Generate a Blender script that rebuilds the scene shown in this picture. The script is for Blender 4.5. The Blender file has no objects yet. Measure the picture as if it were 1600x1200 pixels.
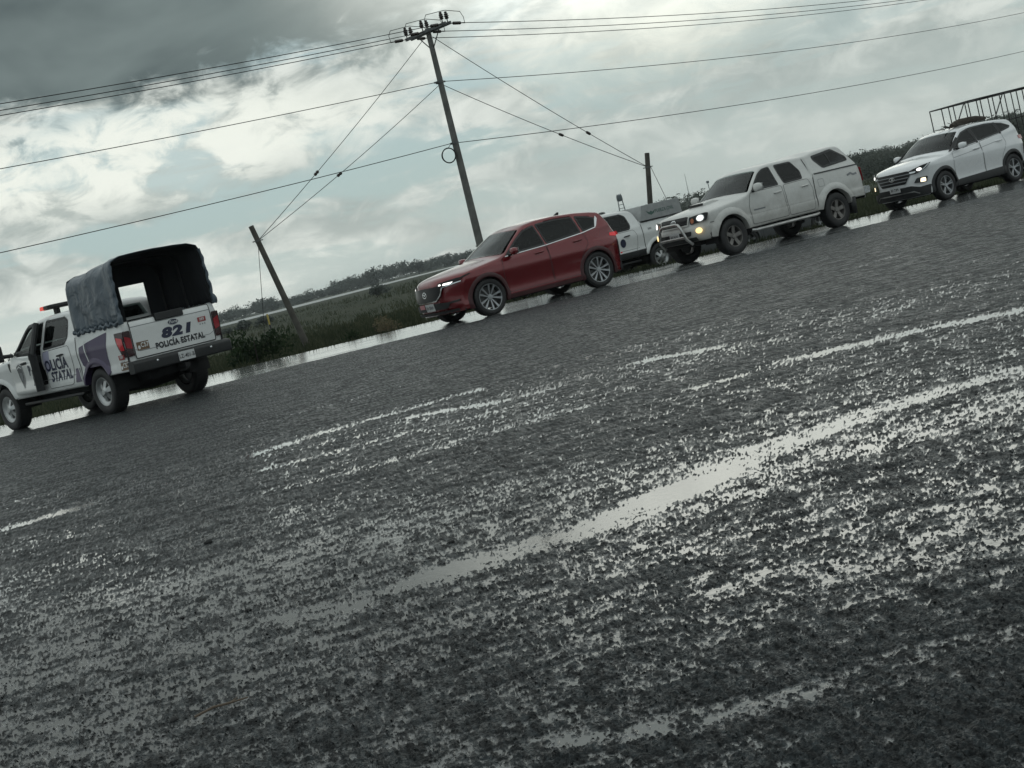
import bpy, bmesh, math, random
import numpy as np
from mathutils import Vector, Matrix

random.seed(7); np.random.seed(7)
sc = bpy.context.scene
COL = sc.collection
R = math.radians

# ------------------------------------------------------------------ camera
CAM_H = 1.22
F_PX, ROLL, HV = 2400.0, R(14.2), -208.0
PITCH = math.atan(-HV / F_PX)
fw = Vector((0, math.cos(PITCH), -math.sin(PITCH)))
r0 = Vector((1, 0, 0)); u0 = Vector((0, math.sin(PITCH), math.cos(PITCH)))
ix = math.cos(ROLL) * r0 - math.sin(ROLL) * u0
iy = math.sin(ROLL) * r0 + math.cos(ROLL) * u0
cam = bpy.data.cameras.new('camera')
cam.sensor_width = 36.0; cam.lens = 36.0 * F_PX / 1600.0
cam.clip_start = 0.1; cam.clip_end = 20000
camo = bpy.data.objects.new('camera', cam); COL.objects.link(camo)
camo.matrix_world = Matrix(((ix.x, iy.x, -fw.x, 0), (ix.y, iy.y, -fw.y, 0), (ix.z, iy.z, -fw.z, CAM_H), (0, 0, 0, 1)))
sc.camera = camo

# ------------------------------------------------------------------ colour management
sc.view_settings.view_transform = 'Standard'
sc.view_settings.look = 'None'
sc.view_settings.gamma = 1.0
sc.view_settings.exposure = 0.0
sc.view_settings.use_curve_mapping = False
sc.cycles.max_bounces = 5; sc.cycles.volume_bounces = 0; sc.cycles.diffuse_bounces = 2; sc.cycles.glossy_bounces = 3; sc.cycles.transparent_max_bounces = 10
sc.cycles.caustics_reflective = False; sc.cycles.caustics_refractive = False

# ------------------------------------------------------------------ node helpers
class NT:
    def __init__(s, tree): s.t = tree; s.n = tree.nodes; s.l = tree.links
    def new(s, typ, **kw):
        n = s.n.new(typ)
        for k, v in kw.items(): setattr(n, k, v)
        return n
    def put(s, sock, v):
        if isinstance(v, bpy.types.NodeSocket): s.l.new(v, sock)
        elif v is not None:
            if isinstance(v, (tuple, list)) and len(v) == 3 and sock.type == 'RGBA': v = (*v, 1)
            sock.default_value = v
    def m(s, op, a, b=None, c=None, clamp=False):
        n = s.new('ShaderNodeMath', operation=op); n.use_clamp = clamp
        s.put(n.inputs[0], a); s.put(n.inputs[1], b); s.put(n.inputs[2], c)
        return n.outputs[0]
    def mr(s, v, a, b, c=0.0, d=1.0, smooth=True):
        n = s.new('ShaderNodeMapRange'); n.interpolation_type = 'SMOOTHSTEP' if smooth else 'LINEAR'
        s.put(n.inputs['Value'], v); s.put(n.inputs['From Min'], a); s.put(n.inputs['From Max'], b)
        s.put(n.inputs['To Min'], c); s.put(n.inputs['To Max'], d)
        return n.outputs[0]
    def mix(s, f, a, b, blend='MIX'):
        n = s.new('ShaderNodeMix', data_type='RGBA', blend_type=blend)
        s.put(n.inputs[0], f); s.put(n.inputs[6], a); s.put(n.inputs[7], b)
        return n.outputs[2]
    def noise(s, vec, scale, detail=4, rough=0.55, dist=0.0, out='Fac'):
        n = s.new('ShaderNodeTexNoise'); s.put(n.inputs['Vector'], vec)
        n.inputs['Scale'].default_value = scale; n.inputs['Detail'].default_value = detail
        n.inputs['Roughness'].default_value = rough; n.inputs['Distortion'].default_value = dist
        return n.outputs[0] if out == 'Fac' else n.outputs[1]
    def comb(s, x, y, z):
        n = s.new('ShaderNodeCombineXYZ'); s.put(n.inputs[0], x); s.put(n.inputs[1], y); s.put(n.inputs[2], z)
        return n.outputs[0]

# ------------------------------------------------------------------ world: stormy clouds over a Nishita sky
SUN_EL, SUN_AZ = R(56), R(12)          # azimuth clockwise from +Y
w = bpy.data.worlds.new('World'); sc.world = w; w.use_nodes = True
nt = NT(w.node_tree); nt.n.clear()
tc = nt.new('ShaderNodeTexCoord')
sep = nt.new('ShaderNodeSeparateXYZ'); nt.l.new(tc.outputs['Generated'], sep.inputs[0])
el = nt.m('MULTIPLY', nt.m('ARCSINE', sep.outputs[2]), 57.2958)
az = nt.m('MULTIPLY', nt.m('ARCTAN2', sep.outputs[0], sep.outputs[1]), 57.2958)
sky = nt.new('ShaderNodeTexSky', sky_type='NISHITA')
sky.sun_disc = False; sky.sun_elevation = SUN_EL; sky.sun_rotation = SUN_AZ
sky.dust_density = 2.0; sky.air_density = 1.0
vec_a = nt.comb(nt.m('MULTIPLY', az, 0.10), nt.m('MULTIPLY', el, 0.34), 0.0)     # streaky coordinates
# streaks lean a little with azimuth
lean = nt.m('ADD', el, nt.m('MULTIPLY', az, 0.03))
vec_b = nt.comb(nt.m('MULTIPLY', az, 0.13), nt.m('MULTIPLY', lean, 0.62), 3.7)
vec_c = nt.comb(nt.m('MULTIPLY', az, 0.30), nt.m('MULTIPLY', el, 0.50), 9.1)
n_big = nt.noise(vec_a, 1.0, 3, 0.55, 0.3)
n_str = nt.noise(vec_b, 1.0, 4, 0.58, 0.4)
n_fine = nt.noise(vec_c, 1.6, 6, 0.60, 0.45)
S = 10.0
# clear gaps: pale cyan
gap = nt.mix(0.8, sky.outputs[0], (0.40 * S, 0.535 * S, 0.55 * S))
# lower cloud layer, pale grey
cl_f = nt.mr(nt.m('ADD', n_str, nt.m('MULTIPLY', nt.m('SUBTRACT', n_fine, 0.5), 0.35)), 0.385, 0.555)
shade = nt.mr(nt.m('ADD', n_fine, nt.m('MULTIPLY', nt.m('SUBTRACT', n_big, 0.5), 0.9)), 0.28, 0.75)
cl_col = nt.mix(shade, (0.40 * S, 0.455 * S, 0.44 * S), (0.76 * S, 0.80 * S, 0.76 * S))
# fewer gaps on the right and overhead
right = nt.mr(az, -2.0, 14.0)
cl_f = nt.m('MAXIMUM', cl_f, nt.m('MULTIPLY', right, 0.55))
cl_f = nt.m('MAXIMUM', cl_f, nt.mr(el, 9.0, 16.0))
base = nt.mix(cl_f, gap, cl_col)
# the veil to the right of the pole is greyer
base = nt.mix(nt.m('MULTIPLY', nt.mr(az, -4.0, 6.0), nt.mr(el, 5.5, 2.0, 0.0, 0.6)), base, (0.47 * S, 0.535 * S, 0.52 * S))
# glow of the hidden sun
da = nt.m('DIVIDE', nt.m('SUBTRACT', az, 8.5), 7.5); de = nt.m('DIVIDE', nt.m('SUBTRACT', el, 6.6), 2.6)
gl = nt.m('SUBTRACT', 1.0, nt.m('SQRT', nt.m('ADD', nt.m('MULTIPLY', da, da), nt.m('MULTIPLY', de, de))), clamp=True)
base = nt.mix(nt.m('MULTIPLY', gl, nt.mr(n_fine, 0.25, 0.65, 0.45, 1.0)), base, (0.80 * S, 0.83 * S, 0.74 * S))
# bright towers under the storm edge on the left
da2 = nt.m('DIVIDE', nt.m('ADD', az, 11.0), 12.0); de2 = nt.m('DIVIDE', nt.m('SUBTRACT', nt.m('SUBTRACT', el, 6.2), nt.m('MULTIPLY', az, -0.02)), 2.4)
gl2 = nt.m('SUBTRACT', 1.0, nt.m('SQRT', nt.m('ADD', nt.m('MULTIPLY', da2, da2), nt.m('MULTIPLY', de2, de2))), clamp=True)
base = nt.mix(nt.m('MULTIPLY', nt.mr(gl2, 0.0, 0.6), nt.mr(n_fine, 0.36, 0.56, 0.2, 0.95)), base, (0.90 * S, 0.93 * S, 0.86 * S))
# horizon brightening to the left
base = nt.mix(nt.m('MULTIPLY', nt.mr(el, 3.2, 0.2), nt.mr(az, 2.0, -14.0, 0.15, 0.55)), base, (0.95 * S, 0.97 * S, 0.90 * S))
# storm deck: ragged lower edge near 7.8 degrees, darkest to the left
edge = nt.m('ADD', 7.9, nt.m('MULTIPLY', nt.m('SUBTRACT', n_fine, 0.5), 5.0))
edge = nt.m('ADD', edge, nt.m('MULTIPLY', nt.m('SUBTRACT', n_big, 0.5), 2.5))
edge = nt.m('ADD', edge, nt.mr(az, 0.0, 16.0, 0.0, 2.5))
deck = nt.mr(nt.m('SUBTRACT', el, edge), -0.5, 1.3)
n_d = nt.noise(nt.comb(nt.m('MULTIPLY', az, 0.12), nt.m('MULTIPLY', el, 0.22), 20.0), 1.0, 4, 0.55, 0.3)
deck_col = nt.mix(nt.mr(n_d, 0.28, 0.72), (0.075 * S, 0.100 * S, 0.106 * S), (0.19 * S, 0.235 * S, 0.235 * S))
deck_r = nt.mix(nt.mr(az, -11.0, 7.0), deck_col, (0.30 * S, 0.36 * S, 0.35 * S))
base = nt.mix(deck, base, deck_r)
# the veiled sun stands just above the frame, right of centre, and lights the cloud round it
da3 = nt.m('DIVIDE', nt.m('SUBTRACT', az, 10.0), 17.0); de3 = nt.m('DIVIDE', nt.m('SUBTRACT', el, 11.5), 7.0)
gl3 = nt.m('SUBTRACT', 1.0, nt.m('SQRT', nt.m('ADD', nt.m('MULTIPLY', da3, da3), nt.m('MULTIPLY', de3, de3))), clamp=True)
# overhead and behind the camera: plain pale overcast
over = nt.mr(sep.outputs[2], 0.245, 0.42)
behind = nt.mr(nt.m('ABSOLUTE', az), 55.0, 105.0)
ovf = nt.m('MAXIMUM', over, behind)
n_o = nt.noise(tc.outputs['Generated'], 2.4, 2, 0.55, 0.2)
ov_col = nt.mix(nt.mr(n_o, 0.3, 0.7), (0.37 * S, 0.435 * S, 0.45 * S), (0.60 * S, 0.675 * S, 0.69 * S))
base = nt.mix(ovf, base, ov_col)
base = nt.mix(nt.m('MULTIPLY', nt.mr(gl3, 0.0, 0.8), nt.mr(n_fine, 0.2, 0.7, 0.6, 1.0)), base, (1.35 * S, 1.38 * S, 1.28 * S))
bg = nt.new('ShaderNodeBackground'); bg.inputs['Strength'].default_value = 0.1
base = nt.mix(1.0, base, (0.995, 1.0, 0.985), 'MULTIPLY')
nt.put(bg.inputs['Color'], base)
w.cycles.sampling_method = 'MANUAL'; w.cycles.sample_map_resolution = 512
wo = nt.new('ShaderNodeOutputWorld'); nt.l.new(bg.outputs[0], wo.inputs[0])

# ------------------------------------------------------------------ sun, veiled by cloud
sd = bpy.data.lights.new('sun', 'SUN'); sd.energy = 0.5; sd.angle = R(150); sd.color = (1.0, 0.96, 0.88)
so = bpy.data.objects.new('sun', sd); COL.objects.link(so)
sv = Vector((math.sin(SUN_AZ) * math.cos(SUN_EL), math.cos(SUN_AZ) * math.cos(SUN_EL), math.sin(SUN_EL)))
so.rotation_euler = sv.to_track_quat('Z', 'Y').to_euler(); so.location = sv * 50

# ------------------------------------------------------------------ materials
MATS = {}
def mat(name, col, rough=0.5, metal=0.0, spec=0.5, coat=0.0, emit=None, es=1.0, var=0.0, vscale=8.0, bump=0.0, bscale=40.0, dirt=0.0, dcol=(0.10, 0.095, 0.08), alpha=None):
    if name in MATS: return MATS[name]
    m = bpy.data.materials.new(name); m.use_nodes = True
    t = NT(m.node_tree); b = t.n['Principled BSDF']
    b.inputs['Roughness'].default_value = rough; b.inputs['Metallic'].default_value = metal
    b.inputs['Specular IOR Level'].default_value = spec
    b.inputs['Coat Weight'].default_value = coat; b.inputs['Coat Roughness'].default_value = 0.06
    c = None
    co = t.new('ShaderNodeTexCoord').outputs['Object']
    if var > 0:
        n = t.noise(co, vscale, 5, 0.6)
        lo = tuple(x * (1 - var) for x in col); hi = tuple(min(1, x * (1 + var)) for x in col)
        c = t.mix(t.mr(n, 0.3, 0.7), lo, hi)
    if dirt > 0:
        s = t.new('ShaderNodeSeparateXYZ'); t.l.new(co, s.inputs[0])
        n = t.noise(co, 3.0, 6, 0.65)
        low = t.mr(t.m('ADD', s.outputs[2], t.m('MULTIPLY', t.m('SUBTRACT', n, 0.5), 0.9)), 1.15, 0.35)
        n2 = t.mr(t.noise(co, 14.0, 6, 0.7), 0.35, 0.75)
        f = t.m('MULTIPLY', t.m('ADD', t.m('MULTIPLY', low, 0.75), t.m('MULTIPLY', n2, 0.25)), dirt)
        c = t.mix(f, c if c is not None else col, dcol)
        t.put(b.inputs['Roughness'], t.mr(f, 0.0, 0.6, rough, min(0.8, rough + 0.35)))
    t.put(b.inputs['Base Color'], c if c is not None else col)
    if bump > 0:
        bn = t.new('ShaderNodeBump'); bn.inputs['Strength'].default_value = bump; bn.inputs['Distance'].default_value = 0.02
        t.put(bn.inputs['Height'], t.noise(co, bscale, 6, 0.6)); t.l.new(bn.outputs[0], b.inputs['Normal'])
    if emit:
        b.inputs['Emission Color'].default_value = (*emit, 1); b.inputs['Emission Strength'].default_value = es
    MATS[name] = m
    return m

def glass(name, tint, rough=0.02, refl=0.8):
    if name in MATS: return MATS[name]
    m = bpy.data.materials.new(name); m.use_nodes = True
    t = NT(m.node_tree); t.n.clear()
    fr = t.new('ShaderNodeFresnel'); fr.inputs['IOR'].default_value = 1.5
    tr = t.new('ShaderNodeBsdfTransparent'); tr.inputs[0].default_value = (*tint, 1)
    gl = t.new('ShaderNodeBsdfGlossy'); gl.inputs['Color'].default_value = (refl * 0.97, refl, refl, 1); gl.inputs['Roughness'].default_value = rough
    mx = t.new('ShaderNodeMixShader'); t.l.new(fr.outputs[0], mx.inputs[0]); t.l.new(tr.outputs[0], mx.inputs[1]); t.l.new(gl.outputs[0], mx.inputs[2])
    o = t.new('ShaderNodeOutputMaterial'); t.l.new(mx.outputs[0], o.inputs[0])
    MATS[name] = m
    return m

WHITE = mat('white_paint', (0.74, 0.75, 0.74), 0.35, coat=0.4, dirt=0.22)
WHITE_D = mat('white_paint_dusty', (0.62, 0.62, 0.60), 0.42, coat=0.15, dirt=0.55, dcol=(0.20, 0.18, 0.15))
WHITE_C = mat('white_paint_clean', (0.76, 0.77, 0.78), 0.24, coat=0.8, dirt=0.20)
RED = mat('red_paint', (0.155, 0.005, 0.009), 0.24, metal=0.40, coat=1.0, dirt=0.05, dcol=(0.07, 0.05, 0.05))
GREYCAP = mat('grey_fibreglass', (0.32, 0.33, 0.33), 0.5, var=0.1)
BLACKP = mat('black_plastic', (0.018, 0.019, 0.02), 0.55, var=0.2)
BLACKG = mat('black_gloss', (0.010, 0.010, 0.011), 0.3, spec=0.3)
RUBBER = mat('tyre_rubber', (0.014, 0.014, 0.015), 0.62, bump=0.25, bscale=90)
ALLOY = mat('alloy', (0.36, 0.37, 0.38), 0.35, metal=0.9, var=0.15)
ALLOY_D = mat('alloy_dusty', (0.20, 0.19, 0.18), 0.5, metal=0.6, var=0.2)
STEELW = mat('steel_wheel', (0.42, 0.43, 0.43), 0.4, metal=0.7, var=0.15)
CHROME = mat('chrome', (0.62, 0.63, 0.64), 0.12, metal=1.0)
SATIN = mat('satin_steel', (0.42, 0.42, 0.41), 0.3, metal=0.9, var=0.15)
INTERIOR = mat('interior_cloth', (0.02, 0.021, 0.023), 0.8, var=0.3)
UNDER = mat('underbody', (0.010, 0.010, 0.011), 0.8)
SEAM = mat('seam_gap', (0.02, 0.02, 0.021), 0.8)
GL_W = glass('windshield_glass', (0.62, 0.70, 0.68))
GL_S = glass('tinted_glass', (0.16, 0.19, 0.19), refl=0.7)
GL_D = glass('dark_tinted_glass', (0.055, 0.065, 0.068), refl=0.6)
GL_L = glass('lamp_glass', (0.85, 0.88, 0.9), refl=0.9)
LAMP = mat('lamp_lit', (0.9, 0.9, 0.88), 0.2, emit=(1.0, 0.98, 0.92), es=1.6)
LAMP_DIM = mat('lamp_reflector', (0.55, 0.57, 0.58), 0.15, metal=0.8)
FOG = mat('fog_lamp_lit', (0.9, 0.7, 0.35), 0.3, emit=(1.0, 0.72, 0.32), es=1.3)
FOGW = mat('fog_lamp_warm', (0.9, 0.8, 0.6), 0.3, emit=(1.0, 0.84, 0.55), es=2.0)
AMBER = mat('amber_lens', (0.22, 0.07, 0.03), 0.2, emit=(1.0, 0.35, 0.12), es=0.06)
TAIL = mat('tail_lens', (0.30, 0.012, 0.02), 0.15, coat=0.6)
TAIL_ON = mat('tail_lens_lit', (0.6, 0.02, 0.03), 0.15, emit=(1.0, 0.06, 0.07), es=0.2)
TAIL_HOT = mat('tail_bulb_lit', (1.0, 0.5, 0.5), 0.15, emit=(1.0, 0.50, 0.48), es=2.5)
TAIL_DK = mat('tail_lens_smoked', (0.035, 0.010, 0.012), 0.12, coat=0.6)
BEACON = mat('beacon_red', (0.6, 0.03, 0.02), 0.2, emit=(1.0, 0.12, 0.08), es=0.45)
PURPLE = mat('livery_purple', (0.050, 0.030, 0.085), 0.4, coat=0.3)
NAVY = mat('livery_navy', (0.020, 0.024, 0.055), 0.45)
INK = mat('livery_ink', (0.012, 0.013, 0.018), 0.5)
GREYD = mat('decal_grey', (0.20, 0.21, 0.22), 0.5)
BROWND = mat('decal_brown', (0.16, 0.10, 0.06), 0.5)
REDD = mat('decal_red', (0.33, 0.05, 0.05), 0.5)
WHITED = mat('decal_white', (0.72, 0.73, 0.72), 0.5)
GREEND = mat('decal_green', (0.06, 0.12, 0.10), 0.5)
PINKD = mat('decal_pink', (0.50, 0.22, 0.23), 0.5)
PLATE = mat('plate_face', (0.55, 0.56, 0.56), 0.45, var=0.08, vscale=30)

# ------------------------------------------------------------------ mesh helpers
def link(name, me, parent=None, mats=(), smooth=None, loc=None):
    for m_ in mats: me.materials.append(m_)
    if smooth is not None:
        me.polygons.foreach_set('use_smooth', [True] * len(me.polygons))
        me.set_sharp_from_angle(angle=R(smooth))
    o = bpy.data.objects.new(name, me); COL.objects.link(o)
    if parent is not None: o.parent = parent
    if loc is not None: o.location = loc
    return o

def empty(name, loc=(0, 0, 0), rz=0.0, label=None, cat=None, group=None):
    o = bpy.data.objects.new(name, None); COL.objects.link(o)
    o.empty_display_size = 0.3
    o.location = loc; o.rotation_euler = (0, 0, rz)
    return tag(o, label, cat, group)

def tag(o, label=None, cat=None, group=None, kind=None):
    if label: o['label'] = label
    if cat: o['category'] = cat
    if group: o['group'] = group
    if kind: o['kind'] = kind
    return o

class MB:
    """collects simple solids into one mesh"""
    def __init__(s): s.v = []; s.f = []; s.mi = []
    def add(s, verts, faces, mi=0):
        b = len(s.v); s.v += [tuple(v) for v in verts]
        s.f += [tuple(i + b for i in f) for f in faces]; s.mi += [mi] * len(faces)
        return s
    def box(s, x0, x1, y0, y1, z0, z1, mi=0, M=None):
        vs = [(x, y, z) for z in (z0, z1) for y in (y0, y1) for x in (x0, x1)]
        if M is not None: vs = [tuple(M @ Vector(v)) for v in vs]
        return s.add(vs, [(0, 2, 3, 1), (4, 5, 7, 6), (0, 1, 5, 4), (2, 6, 7, 3), (0, 4, 6, 2), (1, 3, 7, 5)], mi)
    def tube(s, pts, r, n=6, mi=0, cap=True, closed=False):
        pts = [Vector(p) for p in pts]; N = len(pts)
        rr = r if isinstance(r, (list, tuple)) else [r] * N
        rings = []; up = None
        for i, p in enumerate(pts):
            if closed: d = pts[(i + 1) % N] - pts[i - 1]
            else: d = pts[min(i + 1, N - 1)] - pts[max(i - 1, 0)]
            d.normalize()
            if up is None: up = Vector((0, 0, 1)) if abs(d.z) < 0.9 else Vector((1, 0, 0))
            a = d.cross(up).normalized(); b_ = a.cross(d).normalized(); up = b_
            rings.append([p + (a * math.cos(2 * math.pi * k / n) + b_ * math.sin(2 * math.pi * k / n)) * rr[i] for k in range(n)])
        vs = [v for rg in rings for v in rg]; fs = []
        for i in range(N if closed else N - 1):
            j = (i + 1) % N
            for k in range(n): fs.append((i * n + k, i * n + (k + 1) % n, j * n + (k + 1) % n, j * n + k))
        if cap and not closed: fs += [tuple(range(n))[::-1], tuple((N - 1) * n + k for k in range(n))]
        return s.add(vs, fs, mi)
    def lathe(s, prof, n=24, axis='y', c=(0, 0, 0), mi=0, a0=0.0, a1=2 * math.pi):
        full = abs(a1 - a0 - 2 * math.pi) < 1e-6; M = n if full else n + 1
        vs = []
        for k in range(M):
            a = a0 + (a1 - a0) * k / n; ca, sa = math.cos(a), math.sin(a)
            for (r, h) in prof:
                p = (r * ca, h, r * sa) if axis == 'y' else (r * ca, r * sa, h) if axis == 'z' else (h, r * ca, r * sa)
                vs.append((p[0] + c[0], p[1] + c[1], p[2] + c[2]))
        P = len(prof); fs = []
        for k in range(n):
            k2 = (k + 1) % M
            for j in range(P - 1): fs.append((k * P + j, k * P + j + 1, k2 * P + j + 1, k2 * P + j))
        return s.add(vs, fs, mi)
    def prism(s, poly, h0, h1, axis='y', mi=0):
        n = len(poly)
        def p(a, b, h): return (a, h, b) if axis == 'y' else (a, b, h) if axis == 'z' else (h, a, b)
        vs = [p(a, b, h0) for a, b in poly] + [p(a, b, h1) for a, b in poly]
        fs = [tuple(range(n))[::-1], tuple(range(n, 2 * n))] + [(i, (i + 1) % n, n + (i + 1) % n, n + i) for i in range(n)]
        return s.add(vs, fs, mi)
    def mesh(s, name, fix=True):
        me = bpy.data.meshes.new(name); me.from_pydata(s.v, [], s.f)
        me.polygons.foreach_set('material_index', s.mi)
        if fix:
            bm = bmesh.new(); bm.from_mesh(me); bmesh.ops.recalc_face_normals(bm, faces=bm.faces); bm.to_mesh(me); bm.free()
        me.update()
        return me
    def build(s, name, mats, parent=None, smooth=35, loc=None, bevel=0.0):
        if not isinstance(mats, (list, tuple)): mats = [mats]
        o = link(name, s.mesh(name), parent, mats, smooth, loc)
        if bevel:
            b = o.modifiers.new('bevel', 'BEVEL'); b.width = bevel; b.segments = 2; b.limit_method = 'ANGLE'
        return o

def arc_round(poly, r=0.04, seg=4):
    """round the corners of a 2-D polygon"""
    out = []; n = len(poly)
    for i in range(n):
        p0, p1, p2 = Vector(poly[i - 1]), Vector(poly[i]), Vector(poly[(i + 1) % n])
        a = (p0 - p1); b = (p2 - p1); la, lb = a.length, b.length
        d = min(r, la * 0.45, lb * 0.45); a.normalize(); b.normalize()
        s_, e_ = p1 + a * d, p1 + b * d
        for k in range(seg + 1):
            t = k / seg; q = s_ * (1 - t) ** 2 + p1 * 2 * t * (1 - t) + e_ * t ** 2
            out.append((q.x, q.y))
    return out

def inset_poly(poly, d):
    n = len(poly); area = sum(poly[i - 1][0] * poly[i][1] - poly[i][0] * poly[i - 1][1] for i in range(n))
    sgn = 1 if area > 0 else -1; out = []
    for i in range(n):
        p0, p1, p2 = Vector(poly[i - 1]), Vector(poly[i]), Vector(poly[(i + 1) % n])
        e1 = (p1 - p0); e2 = (p2 - p1)
        if e1.length < 1e-6 or e2.length < 1e-6: out.append(poly[i]); continue
        e1.normalize(); e2.normalize()
        n1 = Vector((-e1.y, e1.x)) * sgn; n2 = Vector((-e2.y, e2.x)) * sgn
        k = n1 + n2
        if k.length < 1e-6: k = n1
        k = k / max(0.35, (1 + n1.dot(n2)))
        out.append((p1.x + k.x * d, p1.y + k.y * d))
    return out

def in_poly(x, y, poly):
    c = False; n = len(poly); j = n - 1
    for i in range(n):
        xi, yi = poly[i]; xj, yj = poly[j]
        if (yi > y) != (yj > y) and x < (xj - xi) * (y - yi) / (yj - yi) + xi: c = not c
        j = i
    return c

def flat_bm(polys, res):
    """2-D polygons -> bmesh cut into a grid of the given resolution"""
    bm = bmesh.new()
    for p in polys:
        vs = [bm.verts.new((a, b, 0)) for a, b in p]
        try: bm.faces.new(vs)
        except Exception: pass
    return cut_bm(bm, res)

def cut_bm(bm, res):
    if res:
        xs = [v.co.x for v in bm.verts]; ys = [v.co.y for v in bm.verts]
        for ax, lo, hi in ((0, min(xs), max(xs)), (1, min(ys), max(ys))):
            k = math.floor(lo / res) + 1
            while k * res < hi:
                co = [0, 0, 0]; no = [0, 0, 0]; co[ax] = k * res; no[ax] = 1
                bmesh.ops.bisect_plane(bm, geom=bm.verts[:] + bm.edges[:] + bm.faces[:], plane_co=co, plane_no=no, dist=1e-5)
                k += 1
    return bm

def ring_polys(poly, wdt, outward=0.0):
    o = inset_poly(poly, -outward) if outward else poly
    i_ = inset_poly(poly, wdt); n = len(poly)
    return [[o[k], o[(k + 1) % n], i_[(k + 1) % n], i_[k]] for k in range(n)]

def strip_polys(pts, wdt):
    out = []
    for a, b in zip(pts[:-1], pts[1:]):
        a = Vector(a); b = Vector(b); d = (b - a)
        if d.length < 1e-6: continue
        d.normalize(); nn = Vector((-d.y, d.x)) * wdt / 2; a = a - d * wdt * 0.3; b = b + d * wdt * 0.3
        out.append([tuple(a - nn), tuple(b - nn), tuple(b + nn), tuple(a + nn)])
    return out

_dg = None
def text_bm(txt, size, bold=0.0, shear=0.0, align='CENTER', sx=1.0):
    cu = bpy.data.curves.new('t', 'FONT'); cu.body = txt; cu.size = size; cu.offset = bold; cu.shear = shear
    cu.align_x = align; cu.align_y = 'CENTER'; cu.resolution_u = 3; cu.space_character = 1.0 + (bold / size) * 2.2
    ob = bpy.data.objects.new('t', cu); COL.objects.link(ob)
    dg = bpy.context.evaluated_depsgraph_get(); dg.update()
    me = bpy.data.meshes.new_from_object(ob.evaluated_get(dg))
    bm = bmesh.new(); bm.from_mesh(me)
    for v in bm.verts: v.co.x *= sx
    bpy.data.objects.remove(ob); bpy.data.curves.remove(cu); bpy.data.meshes.remove(me)
    return bm

def lerp_table(tab, x):
    if x <= tab[0][0]: return tab[0][1]
    for (a, va), (b, vb) in zip(tab[:-1], tab[1:]):
        if x <= b:
            t = (x - a) / (b - a) if b > a else 0
            return va + (vb - va) * t
    return tab[-1][1]

def smooth_table(tab):
    """dense smooth resampling of a table (cosine blended)"""
    def f(x):
        if x <= tab[0][0]: return tab[0][1]
        n = len(tab)
        for i in range(n - 1):
            a, va = tab[i]; b, vb = tab[i + 1]
            if x <= b:
                t = (x - a) / (b - a)
                ma = (vb - tab[i - 1][1]) / (b - tab[i - 1][0]) if i > 0 else 0.0
                mb = (tab[i + 2][1] - va) / (tab[i + 2][0] - a) if i + 2 < n else 0.0
                h = b - a; t2, t3 = t * t, t * t * t
                return (2 * t3 - 3 * t2 + 1) * va + (t3 - 2 * t2 + t) * h * ma + (-2 * t3 + 3 * t2) * vb + (t3 - t2) * h * mb
        return tab[-1][1]
    return f

# ================================================================== THE GROUND
TILT = -0.016
def road_z(x): return TILT * max(-70.0, min(70.0, x))
def y_near(x): return 29.4 + 0.19 * x
def y_far(x): return 35.0 + 0.16 * max(-70.0, min(70.0, x))

# value noise in numpy
def _hash(i, j, seed):
    n = (i.astype(np.int64) * 374761393 + j.astype(np.int64) * 668265263 + seed * 974711) & 0x7fffffff
    n = ((n ^ (n >> 13)) * 1274126177) & 0x7fffffff
    n = (n ^ (n >> 16)) & 0x7fffffff
    return (n % 100003) / 100003.0
def vnoise(x, y, seed=0):
    i = np.floor(x); j = np.floor(y); fx = x - i; fy = y - j
    fx = fx * fx * (3 - 2 * fx); fy = fy * fy * (3 - 2 * fy)
    a = _hash(i, j, seed); b = _hash(i + 1, j, seed); c = _hash(i, j + 1, seed); d = _hash(i + 1, j + 1, seed)
    return (a * (1 - fx) + b * fx) * (1 - fy) + (c * (1 - fx) + d * fx) * fy - 0.5
def fbm(x, y, seed=0, oct=4, gain=0.5):
    s = 0; a = 1.0; f = 1.0
    for o in range(oct):
        s = s + a * vnoise(x * f + 13.7 * o, y * f - 7.1 * o, seed + o); a *= gain; f *= 2.03
    return s

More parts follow.
